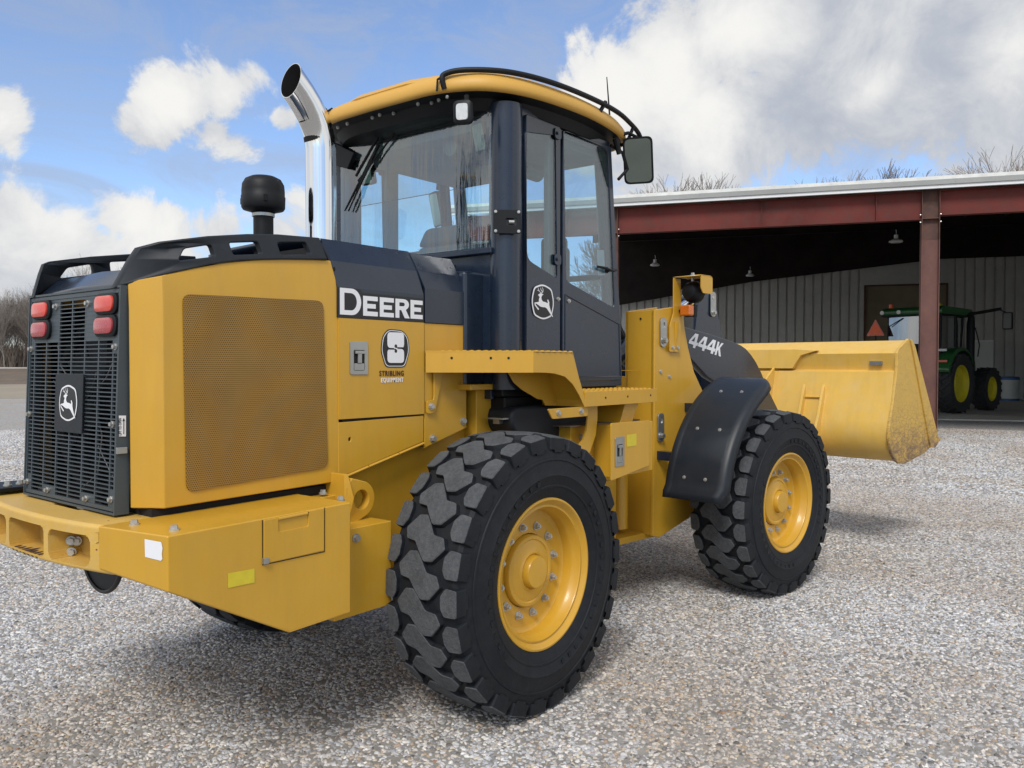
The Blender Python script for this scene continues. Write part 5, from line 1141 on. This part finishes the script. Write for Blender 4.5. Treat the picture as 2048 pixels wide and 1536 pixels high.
# ================================================================== open shed
BM = Matrix.Translation((16.62,.68,0)) @ Matrix.Rotation(R(21.5), 4, 'Z')
M['redsteel'] = paint('red_primer_steel', (.135,.024,.019), .6, .3, .9, spec=.25, dust=(.085,.045,.035), dustamt=.8)
M['oldsteel'] = paint('faded_primer_steel', (.135,.068,.060), .65, .25, 1.2, spec=.25, dust=(.22,.10,.06), dustamt=.5)
M['rust'] = paint('rusty_dark_steel', (.075,.035,.030), .7, .4, 1.5, dust=(.2,.08,.03), dustamt=.5)
M['guttergrey'] = paint('galvanised_gutter', (.30,.31,.30), .55, .12, .8)
M['gutterlight'] = paint('pale_roof_trim', (.55,.56,.54), .55, .12, .8, dust=(.3,.3,.27), dustamt=.5)
M['whitetrim'] = paint('white_trim', (.72,.73,.74), .5, .05, 1.0)
M['cladding'] = paint('grey_steel_cladding', (.46,.46,.44), .55, .08, .6, dust=(.25,.24,.2), dustamt=.3)
M['door'] = paint('tan_door', (.20,.17,.11), .7, .15, .8)
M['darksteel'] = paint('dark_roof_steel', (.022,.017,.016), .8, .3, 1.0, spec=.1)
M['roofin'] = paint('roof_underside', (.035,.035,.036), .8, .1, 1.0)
M['concrete'] = paint('concrete', (.50,.48,.43), .85, .12, .8, dust=(.24,.2,.15), dustamt=.5)
shed = tag(empty('open_shed'), 'open-fronted steel shed with red beams and grey ribbed walls behind the bucket', 'shed'); shed.matrix_basis = BM
def ibeam_v(a, z1, mat, z0=0.0, name='column'):
    mb = MB(); mb.box((-.005,a-.165,z0),(.010,a+.165,z1)); mb.box((-.11,a-.180,z0),(.11,a-.165,z1)); mb.box((-.11,a+.165,z0),(.11,a+.180,z1))
    if z0 == 0: mb.box((-.16,a-.22,0),(.16,a+.22,.02))
    return mb.build(name, mat, shed)
for a in (0, 7.0, -7.0):
    c = ibeam_v(a, 4.36, 'oldsteel'); mb = MB(); mb.box((-.004,a-.165,4.362),(.009,a+.165,5.44)); mb.box((-.109,a-.179,4.362),(.109,a-.165,5.44)); mb.box((-.109,a+.165,4.362),(.109,a+.179,5.44))
    mb.box((-.10,a-.164,4.81),(.0,a+.164,4.825)); mb.build('column_top', 'rust', c)
    mb = MB()
    for z in (4.74,4.90):
        for sa in (-.2,.2): mb.cyl((-.06,a+sa-.01,z),(-.06,a+sa+.01,z),.02,8)
    mb.build('bolt', 'steel', c)
for a0, a1, zb in ((7.182,11.0,4.815),(.182,6.818,4.815),(-6.818,-.182,4.89),(-14,-7.182,4.89)):
    mb = MB(); mb.box((-.006,a0,zb),(.006,a1,5.42)); mb.box((-.10,a0,zb-.014),(.10,a1,zb)); mb.box((-.10,a0,5.40),(.10,a1,5.414))
    for q in ((a0+.9),(a0+(a1-a0)*.5)): mb.box((-.09,q,zb+.001),(-.006,q+.012,5.40))
    mb.build('eave_beam', 'redsteel', shed)
a0, a1 = -14.3, 11.2
mb = MB(); mb.box((-.27,a0,5.425),(-.20,a1,5.495)); mb.build('fascia_strip', 'whitetrim', shed)
mb = MB(); mb.prism([(-.30,a0,5.498),(-.30,a0,5.600),(-.16,a0,5.600),(-.16,a0,5.498)], (0,a1-a0,0)); 
for q in (-5.6,-.45,4.2): mb.box((-.305,q,5.496),(-.298,q+.02,5.603))
mb.build('gutter', 'guttergrey', shed)
mb = MB(); mb.prism([(-.30,a0,5.602),(-.24,a0,5.690),(-.10,a0,5.70),(-.10,a0,5.602)], (0,a1-a0,0)); mb.build('roof_trim', 'gutterlight', shed)
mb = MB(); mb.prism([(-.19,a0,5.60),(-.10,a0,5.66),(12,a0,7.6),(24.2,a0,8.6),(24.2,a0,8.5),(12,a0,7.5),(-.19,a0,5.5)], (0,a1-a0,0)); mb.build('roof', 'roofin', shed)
def ribbed(p0, p1, z0, z1, name, pitch=.42, z1b=None):
    """cladding with raised ribs from p0 to p1"""
    p0, p1 = Vector(p0), Vector(p1); L_ = (p1-p0).length; t = (p1-p0)/L_; nrm = Vector((-t.y, t.x)); mb = MB(); pts = []; x = 0
    while x < L_:
        for dx, h in ((0,0),(pitch*.72,0),(pitch*.77,.09),(pitch*.90,.09)): pts.append((x+dx, h))
        x += pitch
    lo = []; hi = []
    for x, h in pts:
        q = p0+t*min(x, L_)+nrm*h; zt = z1 if z1b is None else z1+(z1b-z1)*min(x, L_)/L_
        lo.append((q.x, q.y, z0)); hi.append((q.x, q.y, zt))
    mb.grid([lo, hi]); return mb.build(name, 'cladding', shed, 5)
ribbed((24,-4.92), (24,-14.2), 0, 8.4, 'back_wall'); ribbed((24,11.1), (24,-1.3), 0, 8.4, 'back_wall')
mb = MB(); mb.box((24.0,-4.95,5.50),(24.06,-1.27,8.4)); mb.build('wall_over_door', 'cladding', shed)
ribbed((24,-14.2), (0.15,-14.2), 0, 8.5, 'side_wall', z1b=5.6)
mb = MB(); mb.box((24.05,-4.95,0),(24.12,-1.27,5.5)); 
for k in range(8): mb.box((24.035,-4.9,.05+k*.68),(24.05,-1.32,.68+k*.68))
mb.build('sliding_door', 'door', shed)
mb = MB()
for s_ in (-4.97,-1.33): mb.box((23.95,s_,0),(24.02,s_+.08,5.55))
mb.box((23.95,-4.97,5.5),(24.02,-1.25,5.58)); mb.build('door_frame', 'rust', shed)
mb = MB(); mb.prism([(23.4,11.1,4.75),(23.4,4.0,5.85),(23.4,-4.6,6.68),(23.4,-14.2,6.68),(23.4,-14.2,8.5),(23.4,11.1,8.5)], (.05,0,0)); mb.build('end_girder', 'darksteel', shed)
for b_ in (6.0, 12.0, 18.0):
    zr = 5.66+b_*.16 if b_ <= 12 else 7.6+(b_-12)*.083
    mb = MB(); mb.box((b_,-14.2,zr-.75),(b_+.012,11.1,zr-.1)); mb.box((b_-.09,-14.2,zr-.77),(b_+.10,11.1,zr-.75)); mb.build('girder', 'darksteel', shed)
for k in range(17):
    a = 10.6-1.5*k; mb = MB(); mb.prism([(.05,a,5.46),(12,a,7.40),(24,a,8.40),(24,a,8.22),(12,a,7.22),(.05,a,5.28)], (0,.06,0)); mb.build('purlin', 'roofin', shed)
mb = MB(); mb.box((7.4,-14.0,-.05),(23.95,11.0,.035)); o = tag(mb.build('pavement', 'concrete'), kind='structure'); o.matrix_basis = BM
M['lampshade'] = paint('pale_lamp_shade', (.55,.56,.55), .4, .05, 5.0)
for p, rr_, lb in (((23.823, 3.106, 5.403), .20, 'round shop lamp under the shed roof just left of the red column'), ((23.705, 11.276, 5.291), .17, 'round shop lamp under the shed roof nearest the cab'), ((29.719, 10.151, 5.349), .17, 'round shop lamp under the shed roof above the bracket lamp')):
    e = tag(empty('shop_lamp', None, p), lb, 'lamp', 'round lamps hanging in the shed')
    mb = MB(); mb.lathe([(.001,-.03),(rr_*.8,-.035),(rr_,-.02),(rr_*.96,.02),(rr_*.6,.06),(.09,.08),(.001,.08)], 24, (0,0,0), 'Z'); mb.build('shade', 'lampshade', e, 40)
    mb = MB(); mb.cyl((0,0,.08),(0,0,.2),.06,12); mb.tube([(0,0,.2),(.03,0,.27),(0,0,.36)], .008, 6); mb.build('hanger', 'lampshade', e)

# ---- green tractor inside the shed
M['green'] = paint('green_paint', (.018,.11,.028), .3, .1, 3.0, coat=.4)
M['wheelyellow'] = paint('yellow_wheel', (.60,.50,.02), .45, .06, 3.0)
M['tractyre'] = paint('tractor_tyre', (.020,.021,.022), .75, .25, 6.0, dust=(.07,.065,.06), dustamt=.5)
M['tracglass'] = glass('tractor_window', (.35,.42,.42), .02, 1.6, .30)
M['orange'] = paint('orange_reflective', (.95,.15,.04), .4, .03, 5.0)
M['orange'].node_tree.nodes['Principled BSDF'].inputs['Emission Strength'].default_value = 0
tr = tag(empty('farm_tractor', None, (27.68,3.16,.035)), 'dark green farm tractor with yellow wheels parked inside the shed behind the red column', 'tractor'); tr.rotation_euler = (0,0,R(-12))
def twheel(x, y, rad, w, rimr, nl, name):
    e = empty(name, tr, (x, y, rad)); sg = 1 if y > 0 else -1
    mb = MB(); mb.lathe([(rimr,-w*.36),(rimr*1.15,-w*.46),(rad*.85,-w*.5),(rad*.935,-w*.46),(rad*.95,-w*.2),(rad*.955,0),(rad*.95,w*.2),(rad*.935,w*.46),(rad*.85,w*.5),(rimr*1.15,w*.46),(rimr,w*.36)], 48)
    for k in range(nl):
        for sd_ in (1,-1):
            a0 = 2*PI*(k+(.5 if sd_ < 0 else 0))/nl; f = lambda yy, aa, r: (r*math.cos(aa), yy, r*math.sin(aa)); dz = .9*2*PI/nl; tk = .26*2*PI/nl
            A = [f(0,a0+dz,rad*.94),f(sd_*w*.49,a0,rad*.90),f(sd_*w*.49,a0+tk*1.3,rad*.90),f(0,a0+dz+tk,rad*.94)]; B = [f(0,a0+dz,rad),f(sd_*w*.49,a0,rad*.985),f(sd_*w*.49,a0+tk*1.3,rad*.985),f(0,a0+dz+tk,rad)]
            mb.loft(A, B)
    mb.build('tyre', 'tractyre', e, 40)
    mb = MB(); mb.lathe([(rimr*1.02,sg*w*.34),(rimr*1.04,sg*w*.38),(rimr*.99,sg*w*.38),(rimr*.96,sg*w*.33),(rimr*.93,sg*w*.18),(rimr*.86,sg*w*.14),(rimr*.45,sg*w*.16),(rimr*.40,sg*w*.24),(rimr*.28,sg*w*.25),(.001,sg*w*.25)], 40); mb.build('rim', 'wheelyellow', e, 40)
for y in (-1.05,1.05): twheel(0, y, 1.0, .62, .60, 20, 'rear_wheel')
for y in (-.98,.98): twheel(2.85, y, .77, .50, .42, 18, 'front_wheel')
mb = MB(); mb.box((-.35,-.30,.75),(.9,.30,1.5)); mb.box((.6,-.28,.8),(3.3,.28,1.15)); mb.cyl((0,-1.0,1.0),(0,1.0,1.0),.16,16); mb.cyl((2.85,-.9,.77),(2.85,.9,.77),.10,16)
mb.box((-.75,-.25,.9),(-.35,.25,1.1)); mb.tube([(-.3,.42,1.3),(-.9,.46,.75)], .05, 8); mb.tube([(-.3,-.42,1.3),(-.9,-.46,.75)], .05, 8); mb.build('chassis', 'black', tr, bevel=.02)
mb = MB(); mb.prism([(1.05,-.40,1.15),(3.55,-.34,1.15),(3.65,-.34,1.35),(3.55,-.34,1.80),(1.05,-.40,2.12)], (0,.76,0)); mb.build('hood', 'green', tr, bevel=.06, seg=3)
for s in (-1,1):
    mb = MB(); rows = []
    for k in range(15):
        a = R(165)-R(135)*k/14; rows.append([(1.10*math.cos(a), s*yy, 1.0+1.10*math.sin(a)+.10) for yy in (.72,1.08,1.30)]+[(1.05*math.cos(a), s*1.34, 1.0+1.04*math.sin(a)+.06)])
    mb.grid(rows); o = mb.build('rear_fender', 'green', tr, 40); sd = o.modifiers.new('Solid','SOLIDIFY'); sd.thickness = .03
    mb = MB(); mb.box((-.99,s*1.05-.18,1.70),(-.95,s*1.05+.18,1.78)); mb.build('tail_light', 'redlens' if s < 0 else 'redlens', o, bevel=.01)
    mb = MB(); mb.box((-.80,s*1.0-.13,2.06),(-.74,s*1.0+.13,2.15)); mb.build('fender_lamp', 'lampglass', o, bevel=.02)
cabp = [(-.72,2.15),(1.25,1.75),(1.42,3.28),(-.62,3.30)]
for s in (-1,1):
    mb = MB()
    for a, b in (((-.66,s*.86,1.95),(-.62,s*.86,3.32)),((.42,s*.90,1.5),(.42,s*.90,3.32)),((1.22,s*.72,1.6),(1.36,s*.74,3.32))): mb.tube([a, b], .05, 8)
    mb.tube([(-.64,s*.86,2.12),(.42,s*.90,1.95),(1.2,s*.73,1.75)], .04, 8); mb.build('cab_pillar', 'black', tr)
    mb = MB(); mb.add([(-.60,s*.865,2.1),(.40,s*.90,1.95),(.40,s*.90,3.3),(-.60,s*.865,3.3)],[(0,1,2,3)]); mb.add([(.44,s*.90,1.55),(1.2,s*.735,1.65),(1.34,s*.75,3.3),(.44,s*.90,3.3)],[(0,1,2,3)]); mb.build('side_window','tracglass', tr)
mb = MB(); rows = [[(-.68-.09*math.cos(y/.9*PI/2)-(3.26-z)*.03, y, z) for y in [-.82+1.64*k/12 for k in range(13)]] for z in (2.32,2.7,3.0,3.26)]; mb.grid(rows); mb.build('rear_window', 'tracglass', tr, 60)
mb = MB(); mb.box((-.60,-.80,1.6),(1.2,.80,2.0)); mb.box((-.66,-.84,1.95),(-.60,.84,2.32)); mb.build('cab_body', 'black', tr, bevel=.03)
mb = MB(); mb.box((-.1,-.3,2.0),(.15,.3,2.9)); mb.box((-.1,-.3,1.95),(.5,.3,2.2)); mb.build('seat', 'seat', tr, bevel=.05)
mb = MB(); mb.prism([(x, -1.02, z) for x, z in rnd([(-.90,3.30),(1.55,3.30),(1.60,3.40),(1.45,3.53),(-.75,3.56),(-.92,3.46)], .06)], (0,2.04,0)); mb.build('cab_roof', 'green', tr, bevel=.06, seg=3)
mb = MB(); mb.box((-.88,-1.0,3.255),(1.5,1.0,3.31)); mb.build('roof_underside', 'black', tr, bevel=.02)
for y in (-.72,-.38,.38,.95):
    mb = MB(); mb.tube([(-.90,y,3.40),(-.945,y,3.40)], [.065,.07], 14, 0); mb.build('roof_lamp', 'lampglass', tr)
mb = MB(); mb.cyl((-.5,.85,3.56),(-.5,.85,3.70),.07,14); mb.build('beacon', 'orange', tr)
mb = MB(); mb.cyl((-.1,-.55,3.56),(-.1,-.55,3.66),.13,16); mb.tube([(-.1,-.55,3.66),(-.1,-.55,3.72)], [.12,.04], 16); mb.build('receiver_dome', 'wheelyellow', tr)
mb = MB(); mb.tube([(1.45,-.98,1.25),(1.45,-.98,3.0),(1.48,-.98,3.28)], [.13,.13,.10], 16); mb.tube([(1.48,-.98,3.28),(1.50,-.98,3.40)], .08, 14); mb.tube([(1.1,-.88,3.32),(1.35,-1.45,3.42),(1.40,-1.95,3.50)], .055, 10)
mb.tube([(1.47,-1.12,2.9),(1.5,-1.25,2.3),(1.5,-1.2,1.9)], .02, 6); mb.build('exhaust', 'black', tr)
mb = MB(); mb.prism([(1.42,y,z) for y, z in rnd(rect(-2.28,2.80,-1.98,3.38), .06)], (.09,0,0)); mb.tube([(1.46,-1.9,3.46),(1.46,-2.1,3.36)], .02, 8); o = mb.build('mirror', 'black', tr, bevel=.02)
mb = MB(); mb.prism([(1.417,y,z) for y, z in rnd(rect(-2.25,2.84,-2.01,3.34), .04)], (.003,0,0)); mb.build('mirror_glass', 'darkmirror', o)
mb = MB(); mb.tube([(-.78,.30,3.20),(-.80,.78,2.92)], .016, 6); mb.build('wiper', 'black', tr)
mb = MB(); y0 = 1.16; mb.prism([(-.98,y0-.26,2.66),(-.98,y0+.26,2.66),(-.98,y0,3.12)], (.01,0,0), 0); mb.prism([(-.97,y0-.32,2.62),(-.97,y0+.32,2.62),(-.97,y0,3.19)], (.008,0,0), 1); mb.tube([(-.96,y0,2.66),(-.9,y0,2.3)], .02, 6, 2); mb.build('warning_triangle', ['orange','redlens','black'], tr)
# poly tank and board by the back wall
M['poly'] = paint('white_poly', (.50,.52,.50), .5, .06, 2.0); M['blue'] = paint('blue_band', (.03,.10,.28), .5, .06, 2.0)
e = tag(empty('storage_drum', None, (40.366, 2.213, 0.108)), 'large white drum with blue bands against the shed back wall at the right edge', 'drum'); e.location.z = .036
mb = MB(); mb.lathe([(.001,.10),(.40,.10),(.405,.35),(.41,.62),(.405,.95),(.001,.95)], 32, (0,0,0), 'Z'); mb.build('body', 'poly', e, 40)
mb = MB(); mb.lathe([(.001,.951),(.415,.951),(.415,1.06),(.38,1.09),(.001,1.09)], 32, (0,0,0), 'Z'); mb.build('lid', 'blue', e, 40)
mb = MB(); mb.lathe([(.001,0),(.42,0),(.42,.099),(.001,.099)], 32, (0,0,0), 'Z'); mb.build('base_band', 'blue', e, 40)
e = tag(empty('storage_cabinet', None, (39.685, 3.231, 0.171)), 'tall pale grey cabinet against the back wall behind the tractor exhaust', 'cabinet'); e.location.z = .036; e.rotation_euler = (0,0,R(21.5))
mb = MB(); mb.box((0,-.48,.05),(.55,.48,2.75)); mb.build('body', 'whitetrim', e, bevel=.01)
mb = MB(); mb.box((-.02,-.46,.10),(-.001,.46,2.70)); mb.build('door_panel', 'poly', e, bevel=.006)
mb = MB(); mb.box((-.05,-.40,1.2),(-.021,-.36,1.4)); mb.build('handle', 'steel', e)

# ================================================================== sky, sun, camera
SUN_AZ, SUN_EL = R(205), R(46)
w = bpy.data.worlds.new('World'); scene.world = w; w.use_nodes = True; nt = w.node_tree; L = nt.links; bg = nt.nodes['Background']
bg.inputs['Strength'].default_value = .10
sky = nd(nt, 'ShaderNodeTexSky'); sky.sky_type = 'NISHITA'; sky.sun_disc = False; sky.sun_elevation = SUN_EL; sky.sun_rotation = PI/2-SUN_AZ; sky.air_density = 1.0; sky.dust_density = .6; sky.ozone_density = 2.0
tc = nd(nt, 'ShaderNodeTexCoord'); D0 = tc.outputs['Generated']
nw = nd(nt, 'ShaderNodeTexNoise', inp={'Scale': 3.2, 'Detail': 5, 'Roughness': .6}); L.new(D0, nw.inputs['Vector'])
wv = nd(nt, 'ShaderNodeVectorMath', operation='SUBTRACT'); L.new(nw.outputs['Color'], wv.inputs[0]); wv.inputs[1].default_value = (.5,.5,.5)
ws = nd(nt, 'ShaderNodeVectorMath', operation='MULTIPLY_ADD'); L.new(wv.outputs[0], ws.inputs[0]); ws.inputs[1].default_value = (.05,.05,.05); L.new(D0, ws.inputs[2])
DW = ws.outputs[0]
def blobs(lst):
    cur = None
    for d, r, wt in lst:
        ds = nd(nt, 'ShaderNodeVectorMath', operation='DISTANCE'); L.new(DW, ds.inputs[0]); ds.inputs[1].default_value = d
        ma = nd(nt, 'ShaderNodeMath', operation='MULTIPLY_ADD', inp={1: -wt/r, 2: wt}); L.new(ds.outputs['Value'], ma.inputs[0])
        if cur is None: cur = ma.outputs[0]
        else:
            mx = nd(nt, 'ShaderNodeMath', operation='SMOOTH_MAX', inp={2: .25}); L.new(cur, mx.inputs[0]); L.new(ma.outputs[0], mx.inputs[1]); cur = mx.outputs[0]
    return cur
fine = nd(nt, 'ShaderNodeTexNoise', inp={'Scale': 8.0, 'Detail': 14, 'Roughness': .64, 'Distortion': .35}); L.new(D0, fine.inputs['Vector'])
def math_(op, a, b=None, c=None):
    m = nd(nt, 'ShaderNodeMath', operation=op)
    for i, v in enumerate((a, b, c)):
        if v is None: continue
        if hasattr(v, 'is_output'): L.new(v, m.inputs[i])
        else: m.inputs[i].default_value = v
    return m.outputs[0]
def smooth(v, a, b, lo=0, hi=1):
    m = nd(nt, 'ShaderNodeMapRange', interpolation_type='SMOOTHSTEP', inp={'From Min': a, 'From Max': b, 'To Min': lo, 'To Max': hi}); L.new(v, m.inputs['Value']); return m.outputs[0]
nf = math_('SUBTRACT', fine.outputs[0], .5)
cum = blobs([((0.48, 0.83, 0.283), .056, 1.7), ((0.461, 0.849, 0.258), .044, 1.6), ((0.507, 0.811, 0.291), .054, 1.7), ((0.506, 0.825, 0.25), .046, 1.6), ((0.522, 0.795, 0.308), .034, 1.4), ((0.331, 0.911, 0.245), .034, 1.4), ((0.563, 0.78, 0.274), .016, 1),
    ((0.35, 0.931, 0.103), .075, 1.5), ((0.409, 0.905, 0.112), .062, 1.5), ((0.47, 0.872, 0.138), .060, 1.5), ((0.528, 0.836, 0.151), .060, 1.5), ((0.582, 0.8, 0.147), .055, 1.5), ((0.344, 0.926, 0.156), .026, 1), ((0.438, 0.886, 0.152), .040, 1.2),
    ((0.81, 0.499, 0.308), .058, 1.3), ((0.834, 0.445, 0.326), .08, 1.4), ((0.857, 0.379, 0.35), .10, 1.6), ((0.886, 0.302, 0.351), .16, 2), ((0.916, 0.21, 0.343), .18, 2.2), ((0.94, 0.108, 0.325), .18, 2.2), ((0.837, 0.479, 0.265), .070, 1.3), ((0.877, 0.393, 0.279), .090, 1.8), ((0.911, 0.299, 0.285), .088, 1.9), ((0.933, 0.209, 0.294), .085, 1.7), ((0.951, 0.117, 0.287), .08, 1.4)])
cmask = smooth(math_('MULTIPLY_ADD', nf, 4.6, cum), .0, .55)
# banks of cloud over the rest of the sky, beyond the photograph's field
n2 = nd(nt, 'ShaderNodeTexNoise', inp={'Scale': 1.7, 'Detail': 9, 'Roughness': .58}); L.new(D0, n2.inputs['Vector'])
dt = nd(nt, 'ShaderNodeVectorMath', operation='DOT_PRODUCT'); L.new(D0, dt.inputs[0]); dt.inputs[1].default_value = (0.778, 0.62, 0.103)
away = smooth(dt.outputs['Value'], .76, .55)
rest = math_('MULTIPLY', smooth(n2.outputs[0], .38, .52), away)
mask = math_('MAXIMUM', cmask, rest)
# thin high veil
mp = nd(nt, 'ShaderNodeMapping'); mp.inputs['Rotation'].default_value = (0, .15, .9); mp.inputs['Scale'].default_value = (1.2, 4.5, 6.0); L.new(D0, mp.inputs[0])
n3 = nd(nt, 'ShaderNodeTexNoise', inp={'Scale': 2.3, 'Detail': 9, 'Roughness': .66, 'Distortion': .8}); L.new(mp.outputs[0], n3.inputs['Vector'])
veil = smooth(n3.outputs[0], .38, .70, .04, .62)
# cloud tone: bright crowns, blue-grey undersides
br = blobs([((0.856, 0.367, 0.363), .085, 1), ((0.808, 0.498, 0.313), .075, 1), ((0.834, 0.445, 0.326), .08, 1), ((0.862, 0.416, 0.291), .07, .9), ((0.942, 0.117, 0.313), .05, .7), ((0.921, 0.25, 0.299), .035, .6), ((0.473, 0.834, 0.285), .07, 1), ((0.511, 0.808, 0.294), .08, .9), ((0.506, 0.829, 0.237), .05, .8), ((0.395, 0.908, 0.138), .09, .75), ((0.46, 0.875, 0.153), .10, .9), ((0.527, 0.834, 0.164), .10, .8), ((0.335, 0.91, 0.245), .05, .6), ((0.582, 0.799, 0.15), .09, .7)])
brc = nd(nt, 'ShaderNodeMath', operation='MULTIPLY_ADD', inp={1: .52, 2: .50}); brc.use_clamp = True; cl = nd(nt, 'ShaderNodeClamp'); L.new(br, cl.inputs[0]); L.new(cl.outputs[0], brc.inputs[0])
tone = smooth(math_('ADD', math_('MULTIPLY_ADD', nf, 1.25, brc.outputs[0]), math_('MULTIPLY', away, .45)), .0, 1.0)
cr = ramp(nt, [(0,(2.5,2.8,3.35)),(.35,(3.2,3.4,3.8)),(.65,(4.2,4.3,4.45)),(1,(5.7,5.65,5.5))]); L.new(tone, cr.inputs[0])
SKYGAIN = 1.0
sk = mixc(nt, 1.0, sky.outputs[0], (.98,1.02,1.14), 'MULTIPLY')
sk = mixc(nt, veil, sk, (2.5,2.9,3.75))
L.new(mixc(nt, mask, sk, cr.outputs[0]), bg.inputs['Color'])
sl = bpy.data.lights.new('sun', 'SUN'); sl.energy = 1.5; sl.angle = R(18); sl.color = (1, .965, .92)
so = bpy.data.objects.new('sun', sl); COL.objects.link(so)
sd_ = Vector((math.cos(SUN_AZ)*math.cos(SUN_EL), math.sin(SUN_AZ)*math.cos(SUN_EL), math.sin(SUN_EL))); so.rotation_euler = sd_.to_track_quat('Z', 'Y').to_euler(); so.location = sd_*60
cd = bpy.data.cameras.new('camera'); co = bpy.data.objects.new('camera', cd); COL.objects.link(co); scene.camera = co
cd.sensor_fit = 'HORIZONTAL'; cd.sensor_width = 36; cd.lens = 1642.89/2048*36; cd.clip_start = .05; cd.clip_end = 3000
yaw, pit, rol = .67276, -.02295, .00106
d = Vector((math.cos(yaw)*math.cos(pit), math.sin(yaw)*math.cos(pit), math.sin(pit))); r = Vector((math.sin(yaw), -math.cos(yaw), 0)); u = r.cross(d)
r2 = math.cos(rol)*r+math.sin(rol)*u; u2 = -math.sin(rol)*r+math.cos(rol)*u
co.matrix_world = Matrix(((r2.x,u2.x,-d.x,-3.08198),(r2.y,u2.y,-d.y,-3.39428),(r2.z,u2.z,-d.z,1.62876),(0,0,0,1)))
scene.view_settings.view_transform = 'Standard'; scene.view_settings.look = 'None'; scene.view_settings.exposure = .70; scene.view_settings.gamma = 1
scene.cycles.max_bounces = 10; scene.cycles.transparent_max_bounces = 16; scene.cycles.glossy_bounces = 4; scene.cycles.diffuse_bounces = 3
scene.cycles.use_denoising = True
